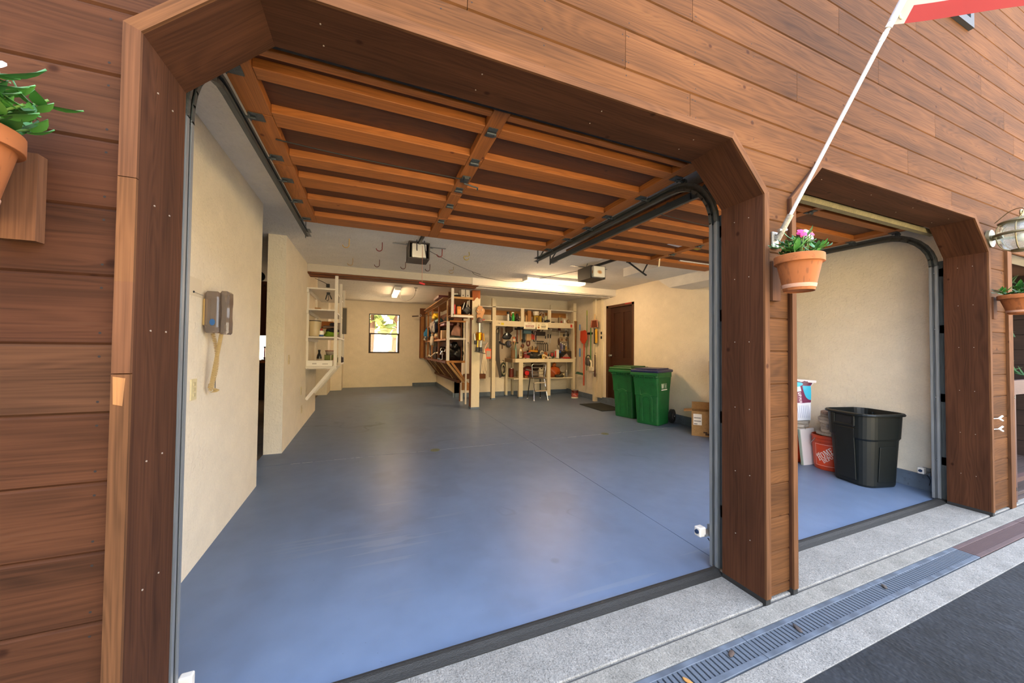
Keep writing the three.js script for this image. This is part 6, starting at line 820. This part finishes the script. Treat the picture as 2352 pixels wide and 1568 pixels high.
  part('front_sheet', bg, mat(0xffffff, .4, { map: t, side: THREE.DoubleSide }), bag); const bb = bg.clone().scale(1, 1, -.8); bb.index && bb.setIndex([...bb.index.array].reverse()); bb.computeVertexNormals(); part('back_sheet', bb, C(0xd9dade, .4), bag); part('top_fold', rbox(.36, .03, .02, .004, .03, .455, .004), C(0xe2d8dc, .5), bag, [0, 0, 0], [0, 0, -.05]);
}
// ================================================================ door safety sensors
{
  const s = (label, x, z, dir) => { const o = thing('door_sensor', label, 'sensor', [x, .185, z]); part('bracket', [box(.09, .012, .05, -dir * .035, 0, 0), box(.012, .07, .05, -dir * .075, .0, 0)], M.galv, o); part('housing', rbox(.05, .055, .045, .008, dir * .02, .02, 0), C(0xd8d2c8, .5), o); part('lens', cyl(.014, .012, .008, 0, 0, 0, 12).rotateZ(-Math.PI / 2 * dir), C(0x20304a, .2), o, [dir * .044, .022, 0]); part('wire', tube([[-.02 * dir, -.02, .02], [-.05 * dir, -.07, .03], [-.06 * dir, -.12, .02]], .003, 10), M.black, o); };
  s('small door sensor on the track beside the middle post', 1.735, -.35, -1); s('small door sensor low on the right wall, beside the rubbish bin', 4.62, -.42, -1);
  const l = thing('door_sensor', 'small door sensor at the foot of the left track', 'sensor', [-.735, .12, -.33]); part('bracket', box(.05, .06, .01, 0, 0, 0), M.galv, l); part('housing', rbox(.04, .05, .03, .006, .02, .02, 0), C(0xd0cabf, .5), l);
}
// round cleanout caps in the floor
for (const [x, l] of [[.602, 'round cleanout cap in the floor of the left bay'], [3.07, 'round cleanout cap in the floor of the right bay']]) { const o = thing('cleanout_cover', l, 'cover', [x, fy(-3.11), -3.11]); part('cap', cyl(.055, .055, .004, 0, -.001, 0, 24), C(0x5e6246, .6), o); part('slot', box(.05, .001, .008, 0, .0035, 0), M.iron, o); o.rotation.x = .0213; }
// ================================================================ flower pots on the siding
function leafGeo(L, w) { const g = new THREE.PlaneGeometry(w, L, 2, 4), p = g.attributes.position; for (let i = 0; i < p.count; i++) { const v = p.getY(i) / L + .5, u = p.getX(i) / w; p.setXYZ(i, u * w * Math.sin(Math.PI * Math.min(1, .08 + v * .92)) , v * L, .18 * L * Math.sin(v * 2.6) * .6 - Math.abs(u) * w * -.25); } g.computeVertexNormals(); return g; }
const LEAF = [leafGeo(.06, .026), leafGeo(.075, .03), leafGeo(.05, .024)], leafM = [0x2f6b26, 0x24561f, 0x3f7d2e, 0x4f8a35].map((c) => new THREE.MeshPhysicalMaterial({ color: c, roughness: .55, side: THREE.DoubleSide, transmission: .15, thickness: 0 }));
function flowerGeo(s) { const parts = []; for (let i = 0; i < 5; i++) { const g = new THREE.CircleGeometry(s * .5, 10), p = g.attributes.position; for (let k = 0; k < p.count; k++) p.setZ(k, -.12 * s * Math.pow(p.getY(k) / (s * .5), 2)); g.scale(.86, 1, 1).translate(0, s * .5, 0).rotateX(-.25).rotateZ(i * 1.2566); g.computeVertexNormals(); parts.push(g); } return join(parts); }
function hangingPot(label, plantLabel, pos, [R, H], seed, flowers, nLeaf, lean, boardSide = 0) {
  const terra = mat(0xac6433, .85, { map: T.dirt }), r = RNG(seed), k = .8;
  const board = thing('pot_board', 'wooden mounting board behind the ' + label.replace('at the right end of the siding, below the lantern', 'below the lantern'), 'board', [pos[0] + boardSide, pos[1] - .02, .0]); part('board', uvm(span(-.032, .032, -.01, H * 1.12, .001, .028), 'y', 3, 1, r(), r()), M.jambMid, board); part('ring_bracket', [new THREE.TorusGeometry(R * .93, .004, 6, 32).rotateX(Math.PI / 2).translate(-boardSide, H * .80 + .02, pos[2])], M.iron, board);
  const o = thing('flower_pot', label, 'flower pot', pos);
  part('body', lathe([[0, .006], [R * .60, .006], [R * .62, 0], [R * .63, .004], [R * .90, H * .78], [R, H * .78], [R * 1.02, H * .79], [R * 1.02, H * .985], [R, H], [R * .93, H], [R * .9, H * .96], [R * .86, H * .9], [0, H * .9]], 40), terra, o);
  part('lime_band', lathe([[R * .672, H * .09], [R * .69, H * .145], [R * .706, H * .19]], 40).scale(1.004, 1, 1.004), mat(0xd9a58c, .95, { map: T.dirt }), o);
  part('soil', cyl(R * .86, R * .86, .008, 0, H * .9, 0), C(0x2c2018, 1), o);
  const pl = thing('potted_plant', plantLabel, 'plant', [pos[0], pos[1] + H * .905, pos[2]]);
  const stems = []; const tips = []; for (let i = 0; i < 14; i++) { const a = r() * 6.28, rad = R * .95 * Math.sqrt(r()), h = (.05 + .11 * r()) * k, x0 = rad * .5 * Math.cos(a), z0 = rad * .5 * Math.sin(a), x1 = rad * 1.2 * Math.cos(a) + lean[0] * h, z1 = rad * 1.2 * Math.sin(a) + lean[1] * h; stems.push(tube([[x0, 0, z0], [(x0 + x1) / 2, h * .6, (z0 + z1) / 2], [x1, h, z1]], .0028, 8, 5)); tips.push([x0, z0, x1, h, z1]); } part('stems', stems, C(0x5b7d38, .7), pl);
  for (let i = 0; i < nLeaf; i++) { const t = tips[i % tips.length], s = .3 + .7 * r(), m = part('leaf', LEAF[i % 3], leafM[Math.floor(r() * 4)], pl, [t[0] + (t[2] - t[0]) * s, t[3] * s * .95, t[1] + (t[4] - t[1]) * s]); m.rotation.set(.5 + .9 * r(), r() * 6.28, 0, 'YXZ'); m.scale.setScalar(k * (.8 + .5 * r())); }
  for (const [fx, fyy, fz, hex, s] of flowers) { const f = part('flower', flowerGeo(s), new THREE.MeshPhysicalMaterial({ color: hex, roughness: .6, side: THREE.DoubleSide, transmission: .15, thickness: 0 }), pl, [fx, fyy, fz]); f.rotation.set(-.5 + .5 * (r() - .5), -.3 + .6 * (r() - .5), r() * 3); part('eye', new THREE.SphereGeometry(s * .1, 8, 6), C(0xe8d36a, .6), f, [0, 0, .002]); part('flower_stem', rod([fx, fyy, fz - .002], [fx * .6, .02, fz * .6], .0022, 5), C(0x6d8a42, .7), pl); }
}
hangingPot('terracotta pot on the post between the openings', 'leafy plant with magenta and white flowers in the middle pot', [1.795, 1.585, .145], [.098, .175], 3, [[-.03, .12, .04, 0xb3146c, .024], [-.01, .125, .02, 0xc0207a, .024], [.07, .14, .01, 0xf2e8ee, .03], [.05, .13, .03, 0xa8245f, .022], [.085, .125, .0, 0xf6f0f2, .024]], 110, [.3, .1], .025);
hangingPot('terracotta pot at the far left of the siding', 'plant with white flowers in the leftmost pot', [-.957, 1.565, .145], [.098, .178], 9, [[.075, .125, .03, 0xf4f2f0, .032], [.0, .15, .04, 0xf4f2f0, .03]], 110, [.6, .1], .03);
hangingPot('terracotta pot at the right end of the siding, below the lantern', 'plant with pale pink flowers in the rightmost pot', [4.55, 1.60, .165], [.128, .15], 15, [[-.10, .05, .05, 0xf0d6e2, .028], [-.085, .02, .10, 0xecd0de, .026], [-.02, .11, .05, 0xf4dfe8, .03], [.02, .08, .1, 0xf0e6ea, .026], [-.05, .03, .11, 0xeecfde, .024]], 110, [.1, .2], -.01);
// ================================================================ flag on its pole
{
  const o = thing('flag_pole', 'white flag pole held out from the middle post', 'flag pole', [1.84, 1.88, .0]), d = [0, .868, .497], at = (t, dx = 0) => [dx, t * d[1], .02 + t * d[2]];
  part('pole', rod(at(.10), at(1.85), .0085, 14), mat(0xc9c6c0, .4), o); part('pole_joint', rod(at(.84), at(.87), .0098, 14), M.white, o);
  const b = part('socket', [rod(at(.0), at(.13), .014, 14), rbox(.05, .09, .012, .004, 0, .0, .007)], mat(0xcfc8b8, .45, { metalness: .4, map: T.galv }), o); for (const y of [.03, -.03]) part('screw', cyl(.007, .007, .006).rotateX(Math.PI / 2).translate(.0, y, .014), M.steel, b); part('wing_nut', rod([-.03, .04, .045], [.03, .05, .045], .008), M.steel, b);
  part('finial', new THREE.SphereGeometry(.03, 14, 10), M.brass, o, at(1.87));
  const f = thing('flag', 'flag with a red and white striped fly, blowing above the right opening', 'flag', [1.84, 1.88, .0]); const hoist = .76, fly = 1.6, g = new THREE.PlaneGeometry(1, 1, 60, 26), p = g.attributes.position;
  for (let i = 0; i < p.count; i++) { const u = p.getX(i) + .5, v = p.getY(i) + .5, q = at(.90 + v * hoist, 0), wv = Math.sin(u * 7 + v * 1.5) * .035 * Math.min(1, u * 3); p.setXYZ(i, .016 + u * fly * .87 - wv * .5, q[1] - .03 * u + wv * .25, q[2] + u * fly * .5 + wv * .87); } g.computeVertexNormals();
  const t = canvasTex(1024, 520, (x) => { for (let i = 0; i < 13; i++) { x.fillStyle = i % 2 ? '#f1eff2' : '#cf1626'; x.fillRect(0, i * 40, 1024, 40); } x.fillStyle = '#22305e'; x.fillRect(0, 0, 410, 280); x.fillStyle = '#fff'; for (let a = 0; a < 9; a++) for (let c = 0; c < 6 - a % 2; c++) { x.beginPath(); x.arc(34 + c * 68 + (a % 2) * 34, 22 + a * 29, 9, 0, 7); x.fill(); } x.fillStyle = '#f1eff2'; x.fillRect(0, 0, 26, 520); });
  part('cloth', g, new THREE.MeshPhysicalMaterial({ color: 0xa8a8a8, map: t, roughness: .8, side: THREE.DoubleSide, transmission: .25, thickness: 0 }), f); part('sleeve', rod(at(.905), at(1.77), .013, 14), mat(0xb9b7bc, .8), f); part('grommet', [new THREE.TorusGeometry(.01, .004, 8, 14).translate(.032, at(.93)[1], at(.93)[2] + .004)], mat(0xd8cdb0, .4), f); part('pole_clip', rod(at(.885), at(.912), .012, 12), M.white, f);
}
// ================================================================ brass lantern
{
  const o = thing('wall_lantern', 'brass ship-style lantern at the right end of the siding', 'lantern', [4.50, 2.20, .0]), g2 = new THREE.MeshPhysicalMaterial({ color: 0xe6ecec, roughness: .08, transmission: .8, thickness: 0, ior: 1.45 });
  const br = mat(0x857c60, .45, { metalness: .8 });
  part('back_plate', cyl(.07, .07, .02, 0, 0, 0, 24).rotateX(Math.PI / 2).translate(0, .02, .01), br, o); part('arm', rod([0, .02, .02], [0, .03, .08], .022, 12), br, o);
  part('globe', lathe([[.05, -.105], [.085, -.09], [.115, -.03], [.12, .03], [.11, .09], [.07, .12]], 6), g2, o, [0, .0, .17]); part('top_cap', lathe([[.0, .155], [.03, .15], [.10, .125], [.115, .115], [.11, .105], [0, .11]], 24), br, o, [0, 0, .17]); part('guard_ring', new THREE.TorusGeometry(.128, .011, 8, 30).rotateX(Math.PI / 2), br, o, [0, .02, .17]); part('bottom_cap', lathe([[0, -.12], [.05, -.115], [.055, -.1], [0, -.1]], 24), br, o, [0, 0, .17]);
  for (let i = 0; i < 6; i++) { const a = i / 6 * 6.283 + .0; part('guard_bar', tube([[.05, -.105], [.088, -.09], [.118, -.03], [.124, .03], [.113, .09], [.075, .12]].map(([q, y]) => [q * Math.cos(a), y, q * Math.sin(a)]), .004, 14, 6), br, o, [0, 0, .17]); }
  part('top_ring', new THREE.TorusGeometry(.022, .006, 8, 18).translate(0, .18, .17), br, o); part('bail', tube([[-.1, .1, .17], [-.08, .19, .2], [0, .21, .12], [.05, .15, .03]], .003, 20), br, o); part('bulb', new THREE.SphereGeometry(.03, 12, 10), C(0xe8e4d4, .3), o, [0, -.01, .17]);
}
// ================================================================ porch at the right edge
{
  const d = struct('porch_deck', 'dark weathered plank deck of the porch at the right edge', 'deck'), dm = mat(0x4a3a36, .85, { map: T.siding }); for (let i = 0; i < 20; i++) part('deck_plank', uvm(new RoundedBoxGeometry(2.6, .03, .132, 1, .004).translate(6.25, .035, -.12 - i * .14), 'x', 3, 1, i * .37, i * .21), dm, d);
  const st = struct('porch_step', 'dark timber step in front of the porch deck', 'step'); part('riser', uvm(span(4.96, 7.5, -.1, .018, -.06, -.03), 'x', 3, 1), dm, st);
  const pw = struct('porch_wall', 'dark board wall closing the far side of the porch', 'wall'); for (let i = 0; i < 12; i++) part('wall_plank', uvm(span(7.28, 7.30, .05 + i * .185, .05 + i * .185 + .18, -3, -.02), 'z', 3, 1, i * .3, i * .17), mat(0x3a2a22, .9, { map: T.siding }), pw); part('wall_plank', uvm(span(4.95, 7.3, .05, 2.25, -3.02, -3), 'x', 3, 1), dm, pw); part('backing', span(7.3, 7.32, -.1, 2.3, -3.02, .0), M.blackMatte, pw);
  const p = thing('railing', 'dark red brown railing post and rail of the porch', 'railing', [4.985, 0, -.0]); const rm = mat(0x4f2c26, .6, { map: T.siding }); const post = slab([[-.05, .02], [.05, .02], [.05, 1.0], [.02, 1.04], [-.05, .98]], .09).translate(0, 0, -.09); part('post', uvm(post, 'y', 3, 1), rm, p); part('top_rail', uvm(span(.05, 2.5, .93, 1.055, -.07, -.03), 'x', 3, 1), rm, p); part('bottom_rail', uvm(span(.05, 2.5, .16, .2, -.07, -.03), 'x', 3, 1), rm, p); part('bolt', [cyl(.014, .014, .008).rotateX(Math.PI / 2).translate(-.01, .92, .003), cyl(.014, .014, .008).rotateX(Math.PI / 2).translate(-.01, .14, .003)], M.iron, p);
  // conifer beyond the railing
  const c = thing('conifer', 'dark green conifer branches beyond the porch railing', 'conifer', [6.25, .05, -.75]); part('trunk', cyl(.11, .05, 3.2), C(0x3a2a20, .9), c); const r = RNG(44), nm = [0x1f3d22, 0x274a28, 0x2f5530].map((h) => mat(h, .8)); const tri = []; for (let k = 0; k < 3; k++) tri.push([]);
  for (let b = 0; b < 90; b++) { const y = .4 + 2.6 * r(), a = r() * 6.28, L = (.62 - y * .1) * (.7 + .5 * r()), bx = Math.cos(a), bz = Math.sin(a); for (let s = 0; s < 34; s++) { const t = .15 + .85 * s / 34, px = bx * L * t, py = y - .25 * t * t * L, pz = bz * L * t; const q = new THREE.ConeGeometry(.012, .11, 3).translate(0, .05, 0).rotateX(1.1 * (r() - .5) * 2).rotateZ(2.4 * (r() - .5) * 2).translate(px, py, pz); tri[b % 3].push(q); } } tri.forEach((t, i) => tag(part('needles', t, nm[i], c), null, null, null, 'stuff'));
}
{ // bits fixed to the boards
  const o = thing('wing_bolts', 'pair of small white wing nuts on the board end right of the right opening', 'bolts', [4.60, .715, .0]); for (const y of [.05, -.035]) { part('bolt', rod([-.1, y, .004], [0, y, .02], .004), M.steel, o); part('wing', [rod([0, y, .02], [.03, y + .02, .03], .007), rod([0, y, .02], [.03, y - .018, .03], .007)], M.white, o); }
}
// ================================================================ the yard behind the back window
{
  const y = struct('back_yard', 'pale sunlit sandy slope behind the house', 'yard'); const g = new THREE.PlaneGeometry(60, 40, 40, 30).rotateX(-Math.PI / 2), p = g.attributes.position; for (let i = 0; i < p.count; i++) { const z = p.getZ(i) - 30; p.setY(i, .1 + Math.max(0, -z - 14) * .12 + .2 * Math.sin(p.getX(i) * .6) * Math.cos(z * .5)); p.setZ(i, z); } g.computeVertexNormals(); part('sand', uvm(g, 'x', 2, 2), mat(0xe6d3b4, .95, { map: T.dirt }), y);
  const r = RNG(21), bark = C(0x6a4f3c, .95), lm = [0x6f7f3c, 0x8a9348, 0x5a6b38].map((h) => mat(h, .8, { side: THREE.DoubleSide }));
  const tree = (label, x, z, h, rad, n) => { const o = thing('pine_tree', label, 'tree', [x, .1 + Math.max(0, -z - 14) * .12 - .1, z]); part('trunk', [rod([0, 0, 0], [.1, h * .5, 0], .13, 8), rod([.1, h * .5, 0], [0, h, 0], .08, 8)], bark, o); const q = []; for (let i = 0; i < n; i++) { const a = r() * 6.28, t = Math.sqrt(r()), yy = h * (.35 + .75 * r()); const w = .12 + .2 * r(); q.push(new THREE.CircleGeometry(w, 5).rotateX(r() * 3).rotateY(r() * 6).translate(rad * t * Math.cos(a) * (1.25 - yy / h * .8), yy, rad * t * Math.sin(a) * (1.25 - yy / h * .8))); } tag(part('foliage', q, lm[Math.floor(r() * 3)], o), null, null, null, 'stuff'); };
  tree('pine tree in the yard, left in the back window', -.15, -17, 4.5, 1.4, 260); tree('leafy tree in the yard, middle of the back window', 1.1, -20, 6, 1.8, 320); tree('tall tree in the yard, at the right of the back window', 3.4, -16.5, 5.5, 1.2, 260); tree('tree in the yard behind the side room window', -5.2, -18, 6, 2.2, 400); tree('far tree on the slope behind the pine', -.9, -26, 7, 2.4, 380);
  const s = thing('stump', 'brown stump low in the back window', 'stump', [.75, .35, -16.2]); part('wood', lump(.6, .9, .6, 4, .12), C(0x8a6a4a, .95), s); part('shoot', rod([.1, .6, 0], [.2, 1.3, 0], .04), C(0x7a5a3c, .95), s);
}

{ // added slab over the back window, unseen, only there to keep the sun off
  const b = struct('added_sun_slab', 'added unseen slab above the back window that blocks the sun', 'balcony'); part('shade_slab', span(-4.2, 7, 2.75, 2.9, -11.4, -9.6), C(0x8a6a50, .9), b);
}
// ================================================================ added slope and pale gravel, unseen behind the camera, to light front and garage
{
  const y = struct('added_bounce_slope', 'added unseen pale slope across the driveway that bounces sunlight into the garage', 'slope'); const g = new THREE.PlaneGeometry(90, 30, 60, 24).rotateX(-Math.PI / 2), p = g.attributes.position; for (let i = 0; i < p.count; i++) { const d = p.getZ(i) + 15; p.setY(i, -.1 + Math.min(9, Math.max(0, d - 1) * .55) + .25 * Math.sin(p.getX(i) * .5) * Math.cos(d * .6)); p.setZ(i, d + 10.5); } g.computeVertexNormals(); part('dry_ground', uvm(g, 'x', 3, 3), mat(0xb0a27c, .95, { map: T.dirt }), y);
  const st = struct('bounce_lane', 'added unseen sunlit gravel lane across the end of the driveway', 'bounce_lane'); part('gravel', uvm(span(-30, 40, -.25, -.006, 3.4, 13), 'x', 2, 2), mat(0xd8cbb2, .95, { map: T.dirt }), st);
}

{ // added dark conifers, unseen, put there to keep sky light off the left siding
  const r = RNG(63), gm = [0x26361f, 0x1f2e1b].map((h) => mat(h, .9, { side: THREE.DoubleSide }));
  const fir = (label, x, z, h, rad) => { const o = thing('added_fir', label, 'tree', [x, -.02, z]); part('trunk', cyl(.2, .08, h), C(0x4a3626, .95), o); const q = []; for (let i = 0; i < 900; i++) { const t = r(), yy = .3 + (h - .3) * t, rr2 = rad * (1.02 - t) * Math.sqrt(.25 + .75 * r()), a = r() * 6.28; q.push(new THREE.CircleGeometry(.16 + .14 * r(), 5).rotateX(-1.2 + .8 * (r() - .5)).rotateY(r() * 6).translate(rr2 * Math.cos(a), yy, rr2 * Math.sin(a))); } tag(part('foliage', q, gm[Math.floor(r() * 2)], o), null, null, null, 'stuff'); };
  fir('added unseen fir tree shading the left siding, nearest the house', -4.0, 1.6, 7, 1.7); fir('added unseen fir tree shading the left siding, second from the house', -5.6, 6.2, 8, 1.9);
}
renderer.render(scene, camera);
